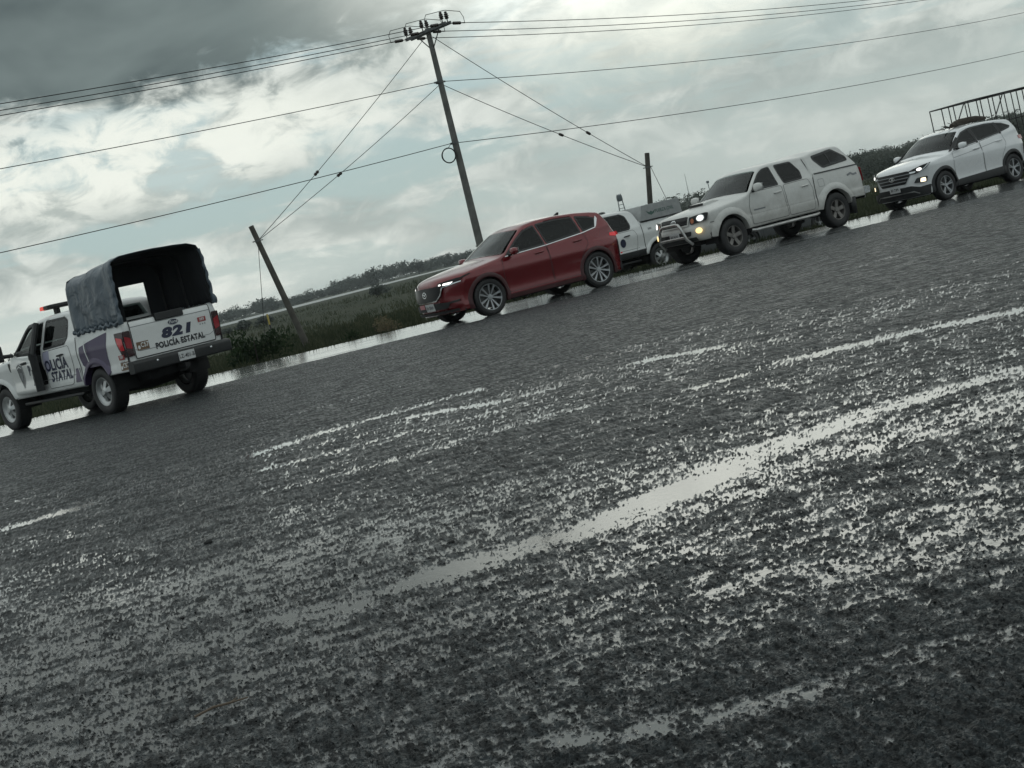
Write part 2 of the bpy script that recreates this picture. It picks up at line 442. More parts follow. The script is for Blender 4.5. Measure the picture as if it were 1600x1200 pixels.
# worn hollows of the road that hold water: polyline, half width, depth (metres)
HOLLOWS = [
    ([(-3.4, 5.95), (-2.25, 5.98), (-1.47, 5.94), (-0.83, 6.05), (-0.44, 6.16)], 0.16, 0.0035),
    ([(-0.44, 6.16), (0.11, 6.38), (0.56, 6.72)], 0.18, 0.0070),
    ([(0.56, 6.72), (1.15, 7.36), (1.88, 7.74), (2.6, 7.88), (3.6, 8.1)], 0.18, 0.0070),
    ([(0.38, 6.2), (1.16, 6.74), (2.26, 7.05), (3.2, 7.2)], 0.34, 0.0030),
    ([(-0.06, 3.75), (0.33, 3.67), (0.58, 3.69), (0.93, 3.76), (1.3, 3.80)], 0.070, 0.0066),
    ([(1.93, 10.75), (2.71, 10.75), (3.51, 10.5), (4.6, 10.6)], 0.16, 0.0085),
    ([(1.19, 10.46), (1.5, 10.5)], 0.10, 0.0075),
    ([(1.15, 13.3), (1.75, 12.9)], 0.12, 0.0085),
    ([(-2.4, 13.0), (-1.68, 13.7), (-0.67, 14.1), (-0.3, 14.3)], 0.14, 0.0085),
    ([(-0.9, 13.2), (-0.14, 12.7), (0.3, 12.7)], 0.12, 0.0080),
    ([(-5.2, 11.6), (-4.1, 11.84), (-3.57, 12.2)], 0.16, 0.0095),
    ([(4.6, 19.0), (5.1, 19.4)], 0.25, 0.0085),
    ([(-3.2, 16.4), (-1.6, 16.9), (0.2, 17.3)], 0.10, 0.0075),
    ([(-2.6, 11.6), (-1.2, 11.9), (0.1, 12.0)], 0.14, 0.0055),
    ([(-1.9, 10.2), (-0.8, 10.4), (0.4, 10.9)], 0.20, 0.0050),
]
def seg_dist(px, py, a, b):
    ax, ay = a; bx, by = b; dx, dy = bx - ax, by - ay
    t = np.clip(((px - ax) * dx + (py - ay) * dy) / (dx * dx + dy * dy), 0, 1)
    return np.hypot(px - ax - t * dx, py - ay - t * dy)

def asphalt_height(x, y):
    """relief of the coarse worn asphalt about its own mean plane"""
    ca, sa = math.cos(0.19), math.sin(0.19)
    s = x * ca + y * sa; t = -x * sa + y * ca                    # along and across the road
    stone = np.abs(fbm(s / 0.022, t / 0.022, 3, 2, 0.5))         # aggregate
    stone2 = fbm(s / 0.010, t / 0.010, 11, 2, 0.6)
    lump = fbm(s / 0.075, t / 0.050, 21, 3, 0.6)                 # streaky ravelling along the road
    big = fbm(s / 2.3, t / 0.85, 31, 3, 0.5)
    fade = np.clip(1 - (np.hypot(x, y) - 14.0) / 7.0, 0.45, 1)      # the far stones are too small to tell apart
    h = 0.0150 * fade * (stone - 0.22) + 0.0085 * fade * stone2 + 0.0062 * fade * lump + 0.0038 * big
    m = np.full_like(h, 0.0042)
    d = np.hypot(x, y)
    m += 0.0012 * np.clip((t - 8.2) / 1.5, 0, 1) + 0.0050 * np.clip((t - 14.0) / 5.0, 0, 1)                # the crown sheds water
    m += 0.0030 * np.clip((4.3 - t) / 0.8, 0, 1) * np.clip(x / 0.8, 0, 1)
    m -= 0.0010 * np.exp(-((t - 6.5) / 2.5) ** 2)
    wob = 0.10 * fbm(s / 0.5, t / 0.5, 41, 2)
    for pts, wd, dep in HOLLOWS:
        dd = np.min([seg_dist(x, y + wob, a, b) for a, b in zip(pts[:-1], pts[1:])], axis=0)
        k = np.exp(-(dd / wd) ** 4)
        m -= 0.72 * dep * k; h *= (1 - 0.22 * k * min(1.0, dep / 0.01))
    return h + m

# fine road sector
NC, NR = 1040, 680
az_ = np.concatenate([np.linspace(-42, -23, 60, endpoint=False), np.linspace(-23, 25, NC - 120, endpoint=False), np.linspace(25, 44, 60)])
az_ = np.radians(az_)
dmax = 29.4 / (np.cos(az_) - 0.19 * np.sin(az_))
q = np.linspace(0, 1, NR)[:, None]
inv = (1 / 2.0) * (1 - q) + (1 / dmax)[None, :] * q
D = 1 / inv
# jitter the rows a little so that no line of vertices shows
D[1:-1] *= 1 + (np.random.rand(NR - 2, NC) - 0.5) * 0.0012 * np.minimum(D[1:-1], 6)
X = D * np.sin(az_)[None, :]; Y = D * np.cos(az_)[None, :]
Z = asphalt_height(X, Y)
far_fade = np.clip((D - 8) / 14, 0, 1)
Z = Z + TILT * X
def grid_mesh(name, X, Y, Z):
    nr, nc = X.shape
    me = bpy.data.meshes.new(name)
    me.vertices.add(nr * nc); me.vertices.foreach_set('co', np.stack([X, Y, Z], -1).astype(np.float32).ravel())
    idx = np.arange(nr * nc).reshape(nr, nc)
    qd = np.stack([idx[:-1, :-1], idx[:-1, 1:], idx[1:, 1:], idx[1:, :-1]], -1).reshape(-1, 4)
    nf = len(qd)
    me.loops.add(nf * 4); me.loops.foreach_set('vertex_index', qd.ravel().astype(np.int32))
    me.polygons.add(nf); me.polygons.foreach_set('loop_start', np.arange(0, nf * 4, 4, dtype=np.int32))
    me.polygons.foreach_set('use_smooth', np.ones(nf, dtype=bool))
    me.update(calc_edges=True); me.validate()
    return me

def asphalt_material():
    m = bpy.data.materials.new('wet_asphalt'); m.use_nodes = True
    t = NT(m.node_tree); b = t.n['Principled BSDF']
    co = t.new('ShaderNodeTexCoord').outputs['Object']
    mp = t.new('ShaderNodeMapping'); t.l.new(co, mp.inputs[0]); mp.inputs['Rotation'].default_value = (0, 0, -0.19)
    st = t.new('ShaderNodeMapping'); t.l.new(mp.outputs[0], st.inputs[0]); st.inputs['Scale'].default_value = (0.5, 1, 1)
    vo = t.new('ShaderNodeTexVoronoi'); t.l.new(co, vo.inputs['Vector']); vo.inputs['Scale'].default_value = 75
    n1 = t.noise(co, 60, 2, 0.65); n2 = t.noise(st.outputs[0], 1.1, 3, 0.6); n3 = t.noise(st.outputs[0], 9.0, 3, 0.65)
    base = t.mix(t.mr(n1, 0.3, 0.72), (0.005, 0.0080, 0.0092), (0.023, 0.030, 0.033))
    base = t.mix(t.mr(n2, 0.42, 0.66, 0.0, 0.55), base, (0.027, 0.033, 0.035))
    gr = t.new('ShaderNodeMapping'); t.l.new(mp.outputs[0], gr.inputs[0]); gr.inputs['Scale'].default_value = (1.0, 0.16, 1.0)
    n4 = t.noise(gr.outputs[0], 38, 2, 0.7)
    gk = t.mr(n4, 0.32, 0.70, 0.35, 1.55); base = t.mix(1.0, base, t.comb(gk, gk, gk), 'MULTIPLY')
    stones = t.mr(vo.outputs['Distance'], 0.0, 0.5, 1.25, 0.75)
    base = t.mix(1.0, base, t.comb(stones, stones, stones), 'MULTIPLY')
    t.put(b.inputs['Base Color'], base)
    rg = t.m('ADD', t.mr(n3, 0.3, 0.7, 0.36, 0.62), t.mr(n4, 0.3, 0.7, 0.16, -0.12))
    # water creeps up between the stones: the closer to the water level, the glossier the film
    ge = t.new('ShaderNodeNewGeometry'); sp_ = t.new('ShaderNodeSeparateXYZ'); t.l.new(ge.outputs['Position'], sp_.inputs[0])
    hw = t.m('SUBTRACT', sp_.outputs[2], t.m('MULTIPLY', sp_.outputs[0], TILT))
    wet = t.mr(t.m('ADD', hw, t.mr(n3, 0.3, 0.7, -0.0012, 0.0012)), 0.0036, -0.0010)
    t.put(b.inputs['Roughness'], t.mr(wet, 0.0, 1.0, rg, 0.10, smooth=False))
    t.put(b.inputs['IOR'], t.mr(wet, 0.0, 1.0, 1.29, 2.0, smooth=False))
    b.inputs['Specular IOR Level'].default_value = 0.5
    bu = t.new('ShaderNodeBump'); t.put(bu.inputs['Strength'], t.mr(wet, 0.0, 1.0, 0.9, 0.25)); bu.inputs['Distance'].default_value = 0.012
    hh = t.m('ADD', t.m('MULTIPLY', vo.outputs['Distance'], -0.6), t.m('MULTIPLY', n1, 0.9))
    t.put(bu.inputs['Height'], hh); t.l.new(bu.outputs[0], b.inputs['Normal'])
    return m
ASPHALT = asphalt_material()
road = link('road', grid_mesh('road', X, Y, Z), None, [ASPHALT])
tag(road, kind='structure')

# water lying in the hollows: a level sheet the stones poke through
def water_material():
    m = bpy.data.materials.new('rain_water'); m.use_nodes = True
    t = NT(m.node_tree); b = t.n['Principled BSDF']
    co = t.new('ShaderNodeTexCoord').outputs['Object']
    n = t.noise(co, 3.0, 4, 0.5)
    t.put(b.inputs['Base Color'], t.mix(n, (0.020, 0.022, 0.021), (0.035, 0.037, 0.035)))
    b.inputs['Roughness'].default_value = 0.055; b.inputs['IOR'].default_value = 2.2
    bu = t.new('ShaderNodeBump'); bu.inputs['Strength'].default_value = 0.20; bu.inputs['Distance'].default_value = 0.004
    t.put(bu.inputs['Height'], t.noise(co, 26, 3, 0.5)); t.l.new(bu.outputs[0], b.inputs['Normal'])
    return m
WATER = water_material()
az2 = np.radians(np.linspace(-42, 44, 120)); dm2 = 29.4 / (np.cos(az2) - 0.19 * np.sin(az2))
q2 = np.linspace(0, 1, 40)[:, None]; D2 = 1 / (0.5 * (1 - q2) + (1 / dm2)[None, :] * q2)
X2, Y2 = D2 * np.sin(az2), D2 * np.cos(az2)
pud = link('rain_puddles', grid_mesh('rain_puddles', X2, Y2, TILT * X2), None, [WATER]); tag(pud, kind='structure')

# the rest of the paved yard round the camera
b = MB(); xs = np.linspace(-70, 70, 29)
vs = []
for x in xs:
    vs += [(x, -40, road_z(x) - 0.035), (x, y_near(x) + 0.02, road_z(x) - 0.035)]
b.add(vs, [(2 * i, 2 * i + 2, 2 * i + 3, 2 * i + 1) for i in range(len(xs) - 1)])
o = b.build('paved_yard', ASPHALT, smooth=None); tag(o, kind='structure')

# flooded shoulder lane
def lane_material():
    m = bpy.data.materials.new('flooded_lane'); m.use_nodes = True
    t = NT(m.node_tree); b = t.n['Principled BSDF']
    co = t.new('ShaderNodeTexCoord').outputs['Object']
    mp = t.new('ShaderNodeMapping'); t.l.new(co, mp.inputs[0]); mp.inputs['Rotation'].default_value = (0, 0, -0.175)
    st = t.new('ShaderNodeMapping'); t.l.new(mp.outputs[0], st.inputs[0]); st.inputs['Scale'].default_value = (0.10, 1.3, 1)
    n = t.noise(st.outputs[0], 1.6, 6, 0.65); n2 = t.noise(st.outputs[0], 6.0, 5, 0.6)
    dry = t.mr(n, 0.56, 0.68)
    t.put(b.inputs['Base Color'], t.mix(dry, (0.10, 0.105, 0.105), (0.16, 0.165, 0.165)))
    t.put(b.inputs['Roughness'], t.m('ADD', t.mr(dry, 0, 1, 0.07, 0.24), t.mr(n2, 0.3, 0.7, 0.0, 0.08)))
    b.inputs['IOR'].default_value = 1.9
    bu = t.new('ShaderNodeBump'); bu.inputs['Strength'].default_value = 0.12; bu.inputs['Distance'].default_value = 0.01
    t.put(bu.inputs['Height'], n2); t.l.new(bu.outputs[0], b.inputs['Normal'])
    return m
LANE = lane_material()
xs = np.linspace(-70, 70, 71); tt = np.linspace(0, 1, 7)[:, None]
XL = np.repeat(xs[None, :], 7, 0); YL = np.array([y_near(x) for x in xs])[None, :] * (1 - tt) + np.array([y_far(x) for x in xs])[None, :] * tt
ZL = np.array([road_z(x) for x in xs])[None, :] + 0.006 + 0 * tt
o = link('flooded_lane', grid_mesh('flooded_lane', XL, YL, ZL), None, [LANE]); tag(o, kind='structure')

# field: one sheet to the horizon
def drop(t):
    return -lerp_table([(-1, 0.05), (0.0, 0.03), (0.6, 0.16), (2.5, 0.36), (6, 0.46), (14, 0.52), (40, 0.66), (120, 0.9), (300, 1.0), (1e5, 1.0)], t)
def field_z(x, y):
    t = y - y_far(x); k = max(0.0, 1 - max(0, t) / 60.0)
    return road_z(x) * k + drop(t)
def field_material():
    m = bpy.data.materials.new('field_grass'); m.use_nodes = True
    t = NT(m.node_tree); b = t.n['Principled BSDF']
    co = t.new('ShaderNodeTexCoord').outputs['Object']
    st = t.new('ShaderNodeMapping'); t.l.new(co, st.inputs[0]); st.inputs['Scale'].default_value = (0.22, 1, 1); st.inputs['Rotation'].default_value = (0, 0, -0.2)
    n1 = t.noise(st.outputs[0], 0.16, 6, 0.65); n2 = t.noise(co, 1.7, 6, 0.7); n3 = t.noise(st.outputs[0], 0.035, 4, 0.6)
    c = t.mix(t.mr(n1, 0.35, 0.65), (0.018, 0.026, 0.013), (0.044, 0.052, 0.027))
    c = t.mix(t.mr(n3, 0.48, 0.62, 0.0, 0.6), c, (0.050, 0.050, 0.032))
    c = t.mix(t.mr(n2, 0.35, 0.7, 0.0, 0.55), c, (0.014, 0.020, 0.011))
    t.put(b.inputs['Base Color'], c); b.inputs['Roughness'].default_value = 0.9; b.inputs['Specular IOR Level'].default_value = 0.15
    bu = t.new('ShaderNodeBump'); bu.inputs['Strength'].default_value = 1.0; bu.inputs['Distance'].default_value = 0.12
    t.put(bu.inputs['Height'], n2); t.l.new(bu.outputs[0], b.inputs['Normal'])
    return m
FIELD = field_material()
ts = [-900, -120, -40, -5, -0.4, 0.0, 0.3, 0.6, 1, 1.6, 2.5, 4, 6, 9, 12, 16, 20, 26, 34, 44, 58, 76, 100, 140, 200, 300, 450, 700, 1000, 1400, 1900, 2500]
xs = sorted(set([-2500, -1600, -1000, -500, -260, -160, -110, -85] + list(range(-70, 71, 2)) + [85, 110, 160, 260, 500, 1000, 1600, 2500]))
XF = np.array([[x for x in xs] for t in ts], float); YF = np.array([[y_far(x) + t for x in xs] for t in ts], float)
ZF = np.array([[field_z(x, y_far(x) + t) - (0.25 if t < -0.3 else 0) for x in xs] for t in ts], float)
ZF += np.where((YF - 34 > 1) & (YF < 160), 0.10 * fbm(XF / 3.1, YF / 3.1, 71, 2), 0)
o = link('field', grid_mesh('field', XF, YF, ZF), None, [FIELD]); tag(o, kind='structure')

# lake beyond the field
def irregular(cx, cy, rx, ry, n, seed):
    rnd = random.Random(seed); out = []
    ph = [rnd.random() * 6.28 for _ in range(4)]
    for k in range(n):
        a = 2 * math.pi * k / n; r_ = 1 + 0.10 * math.sin(2 * a + ph[0]) + 0.07 * math.sin(3 * a + ph[1]) + 0.05 * math.sin(7 * a + ph[2])
        out.append((cx + rx * r_ * math.cos(a), cy + ry * r_ * math.sin(a)))
    return out
LAKE_M = mat('lake_water', (0.22, 0.24, 0.24), 0.35, spec=0.5)
for nm, args in (('lake', (-190, 690, 185, 170, 60, 3)),):
    p = irregular(*args); b = MB(); b.add([(x, y, -0.93) for x, y in p], [tuple(range(len(p)))])
    o = b.build(nm, LAKE_M, smooth=None); tag(o, kind='structure')

# ------------------------------------------------------------------ vegetation
def leaf_mat(name, c1, c2, sc_=0.6):
    m = bpy.data.materials.new(name); m.use_nodes = True
    t = NT(m.node_tree); b = t.n['Principled BSDF']
    co = t.new('ShaderNodeTexCoord').outputs['Object']
    n = t.noise(co, sc_, 5, 0.7)
    t.put(b.inputs['Base Color'], t.mix(t.mr(n, 0.35, 0.68), c1, c2))
    b.inputs['Roughness'].default_value = 0.75; b.inputs['Specular IOR Level'].default_value = 0.2
    tl = t.new('ShaderNodeBsdfTranslucent'); t.l.new(b.inputs['Base Color'].links[0].from_socket, tl.inputs['Color'])
    mx = t.new('ShaderNodeMixShader'); mx.inputs[0].default_value = 0.42
    t.l.new(b.outputs[0], mx.inputs[1]); t.l.new(tl.outputs[0], mx.inputs[2]); t.l.new(mx.outputs[0], t.n['Material Output'].inputs[0])
    return m
LEAF_FAR = leaf_mat('far_leaves_hazed', (0.070, 0.084, 0.076), (0.115, 0.130, 0.115), 0.05)  # leaf colour paled to grey-green, distance haze mixed into it
LEAF_SCRUB = leaf_mat('scrub_leaves_hazed', (0.085, 0.098, 0.088), (0.130, 0.142, 0.125), 0.05)  # scrub leaves lightened too, standing in for haze over the rise
LEAF_BUSH = leaf_mat('bush_leaves', (0.010, 0.022, 0.010), (0.030, 0.052, 0.020), 5.0)
LEAF_DRY = leaf_mat('dry_leaves', (0.10, 0.085, 0.050), (0.20, 0.17, 0.11), 6.0)
GRASS_M = leaf_mat('grass_blades', (0.030, 0.041, 0.022), (0.085, 0.092, 0.055), 0.9)
BARK = mat('bark', (0.035, 0.030, 0.024), 0.9, var=0.3, vscale=12)

def crown_arrays(rnd, n, size, rx=1.0, ry=1.0, rz=1.0, lobes=5):
    """leaf quads scattered through a lobed crown, unit size about the origin"""
    lb = [(Vector((rnd.gauss(0, 0.33), rnd.gauss(0, 0.33), rnd.uniform(-0.15, 0.42))), rnd.uniform(0.32, 0.58)) for _ in range(lobes)]
    V = []; Fc = []
    for k in range(n):
        c, r_ = rnd.choice(lb)
        d = Vector((rnd.gauss(0, 1), rnd.gauss(0, 1), rnd.gauss(0, 1))).normalized() * (r_ * rnd.random() ** 0.45)
        p = c + d; p = Vector((p.x * rx, p.y * ry, p.z * rz))
        a = Vector((rnd.gauss(0, 1), rnd.gauss(0, 1), rnd.gauss(0, 1))).normalized()
        b_ = a.orthogonal().normalized(); s_ = size * rnd.uniform(0.6, 1.4)
        i = len(V); V += [p + a * s_, p + b_ * s_ * 0.6, p - a * s_, p - b_ * s_ * 0.6]; Fc.append((i, i + 1, i + 2, i + 3))
    return np.array([tuple(v) for v in V]), np.array(Fc)

def wood(name, spots, nleaf, size, material, label, seed, sq=0.9):
    """a far wood: many lobed crowns of leaf clumps in one mass"""
    rnd = random.Random(seed)
    variants = [crown_arrays(rnd, nleaf, size, 1, 1, sq, rnd.randint(4, 7)) for _ in range(10)]
    VV = []; FF = []; base = 0
    for (x, y, z, rad, h) in spots:
        v, f = rnd.choice(variants); a = rnd.random() * 6.28; ca, sa = math.cos(a), math.sin(a)
        vx = (v[:, 0] * ca - v[:, 1] * sa) * rad + x; vy = (v[:, 0] * sa + v[:, 1] * ca) * rad + y; vz = (v[:, 2] + 0.62) * h / 1.35 + z
        VV.append(np.stack([vx, vy, vz], -1)); FF.append(f + base); base += len(v)
    V = np.concatenate(VV); Fa = np.concatenate(FF)
    me = bpy.data.meshes.new(name); me.vertices.add(len(V)); me.vertices.foreach_set('co', V.astype(np.float32).ravel())
    nf = len(Fa); me.loops.add(nf * 4); me.loops.foreach_set('vertex_index', Fa.ravel().astype(np.int32))
    me.polygons.add(nf); me.polygons.foreach_set('loop_start', np.arange(0, nf * 4, 4, dtype=np.int32))
    me.update(calc_edges=True)
    o = link(name, me, None, [material]); tag(o, label, 'trees', kind='stuff')
    return o

rnd = random.Random(5)
sp = []
for k in range(420):
    x = rnd.uniform(-430, 90); y = 890 + rnd.uniform(-20, 60) + 0.05 * x
    h = rnd.choice((5.0, 6.5, 7.5, 9.0, 10.0)) * rnd.uniform(0.85, 1.1) * (1.0 + 0.25 * math.sin(x * 0.05 + 1) * math.sin(x * 0.017)) * (1.15 if x < -120 else 0.92)
    sp.append((x, y, -1.2, rnd.uniform(5, 9), h))
wood('far_wood', sp, 260, 0.085, LEAF_FAR, 'dark far wood along the far side of the pale lake', 2)
sp = []
for k in range(700):
    y = 115 * (700 / 115) ** (rnd.random() ** 1.2); x = y * rnd.uniform(0.03, 0.52)
    top = 1.22 + y * (0.0052 + 0.0012 * math.sin(x * 60 / y) + rnd.uniform(-0.0010, 0.0006))
    base = -1.0
    h = min(top - base, 9) if rnd.random() < 0.55 else (top - base) * rnd.uniform(0.5, 0.85)
    sp.append((x, y, base - 0.2, max(1.3, h * rnd.uniform(0.5, 0.85)), h))
wood('hillside_scrub', sp, 300, 0.062, LEAF_SCRUB, 'grey-green scrub wood on the rise behind the white vehicles', 3)

def bush(name, x, y, h, wdt, n, size, material, label, seed, cat='bush', group=None, stems=5):
    rnd = random.Random(seed); z = field_z(x, y)
    root = empty(name, (x, y, z), 0, label, cat, group)
    v, f = crown_arrays(rnd, n, size / wdt * 2, 1, 1, 1, 7)
    v[:, 0] *= wdt / 1.6; v[:, 1] *= wdt / 1.6; v[:, 2] = (v[:, 2] + 0.62) * h / 1.35
    v[:, 2] = np.maximum(v[:, 2], 0.02)
    b = MB(); b.add([tuple(p) for p in v], [tuple(q_) for q_ in f]); link('foliage', b.mesh('foliage', False), root, [material])
    b = MB()
    for k in range(stems):
        a = rnd.random() * 6.28; p = Vector((math.cos(a) * 0.08, math.sin(a) * 0.08, -0.05)); e = Vector((math.cos(a) * wdt * 0.3, math.sin(a) * wdt * 0.3, h * 0.75))
        b.tube([p, p.lerp(e, 0.5) + Vector((0, 0, 0.05 * h)), e], [0.02 * h, 0.014 * h, 0.006 * h], 5)
    b.build('stem', BARK, root)
    return root
bush('roadside_bush', -5.75, 36.6, 1.12, 1.25, 1700, 0.035, LEAF_BUSH, 'dark leafy bush at the lane edge between police pickup and leaning pole', 11)
bush('roadside_bush', -7.6, 35.6, 0.62, 1.3, 1100, 0.035, LEAF_BUSH, 'low dark bush half hidden behind the police pickup tailgate', 12)
bush('dry_shrub', -2.62, 36.4, 0.62, 0.75, 700, 0.022, LEAF_DRY, 'pale dry shrub by the lane in front of the red car', 13)
bush('dry_shrub', -3.45, 36.6, 0.5, 0.5, 380, 0.025, LEAF_BUSH, 'small green shrub left of the pale dry shrub', 14)
bush('field_bush', -14.6, 205, 1.7, 3.0, 600, 0.16, LEAF_FAR, 'round dark bush out in the field beside the red bonnet', 15)
bush('field_bush', -32.0, 200, 1.4, 2.4, 500, 0.16, LEAF_FAR, 'dark bush in the field just left of the leaning pole', 16)
bush('field_bush', -29.3, 203, 1.2, 2.2, 500, 0.16, LEAF_FAR, 'dark bush in the field partly behind the leaning pole', 17)
bush('field_bush', -36.0, 210, 0.9, 2.2, 400, 0.16, LEAF_FAR, 'low dark bush in the field behind the yellow marker post', 18)

# grass: blades in clumps, thick at the lane edge and thinner outwards
def grass():
    rg = np.random.RandomState(4); V = []; Fc = []; i = 0
    N = 15000
    x = rg.uniform(-26, 26, N); t = 0.15 + 46 * rg.rand(N) ** 2.1
    for k in range(N):
        yy = y_far(x[k]) + t[k]; z = field_z(x[k], yy); nb = 5
        tall = 0.10 + 0.20 * rg.rand() + 0.16 * max(0, float(vnoise(np.array([x[k] / 1.7]), np.array([yy / 1.7]), 81)[0]) + 0.2)
        tall *= min(1.0, 0.45 + t[k] / 3.0)
        for j in range(nb):
            a = rg.rand() * 6.28; px = x[k] + rg.randn() * 0.10; py = yy + rg.randn() * 0.10
            ww = 0.008 + 0.008 * rg.rand() + t[k] * 0.0006; hh = tall * (0.6 + 0.7 * rg.rand()); bx, by = math.cos(a) * hh * 0.35, math.sin(a) * hh * 0.35
            cx, cy = -math.sin(a) * ww, math.cos(a) * ww
            V += [(px - cx, py - cy, z - 0.02), (px + cx, py + cy, z - 0.02), (px + bx * 0.5 + cx * .6, py + by * 0.5 + cy * .6, z + hh * 0.65), (px + bx, py + by, z + hh), (px + bx * 0.5 - cx * .6, py + by * .5 - cy * .6, z + hh * 0.65)]
            Fc.append((i, i + 1, i + 2, i + 3, i + 4)); i += 5
    me = bpy.data.meshes.new('roadside_grass'); me.from_pydata(V, [], Fc); me.update()
    o = link('roadside_grass', me, None, [GRASS_M]); tag(o, 'rough dark green grass beyond the flooded lane', 'grass', kind='stuff')
grass()
def field_tufts():
    rg = np.random.RandomState(14); V = []; Fc = []; i = 0
    for k in range(5200):
        y = 48 * (330 / 48) ** (rg.rand() ** 0.85); x = y * rg.uniform(-0.42, 0.42); z = field_z(x, y)
        s_ = (0.10 + 0.16 * rg.rand()) * (y / 60) ** 0.55; wd = (0.25 + 0.5 * rg.rand()) * (y / 60) ** 0.8
        if float(vnoise(np.array([x / 9.0]), np.array([y / 22.0]), 91)[0]) < -0.08: s_ *= 0.5
        for j in range(7):
            px = x + rg.randn() * wd * 0.5; py = y + rg.randn() * wd * 0.5; h = s_ * (0.5 + rg.rand()); w_ = s_ * 0.14; a = rg.rand() * 6.28; cx, cy = math.cos(a) * w_, math.sin(a) * w_; lx = rg.randn() * h * 0.4
            V += [(px - cx, py - cy, z - 0.05), (px + cx, py + cy, z - 0.05), (px + lx + cx * 0.4, py, z + h), (px + lx - cx * 0.4, py, z + h)]; Fc.append((i, i + 1, i + 2, i + 3)); i += 4
    me = bpy.data.meshes.new('field_tufts'); me.from_pydata(V, [], Fc); me.update()
    o = link('field_tufts', me, None, [GRASS_M]); tag(o, 'scattered tufts of grass and weeds across the open field', 'grass', kind='stuff')
field_tufts()

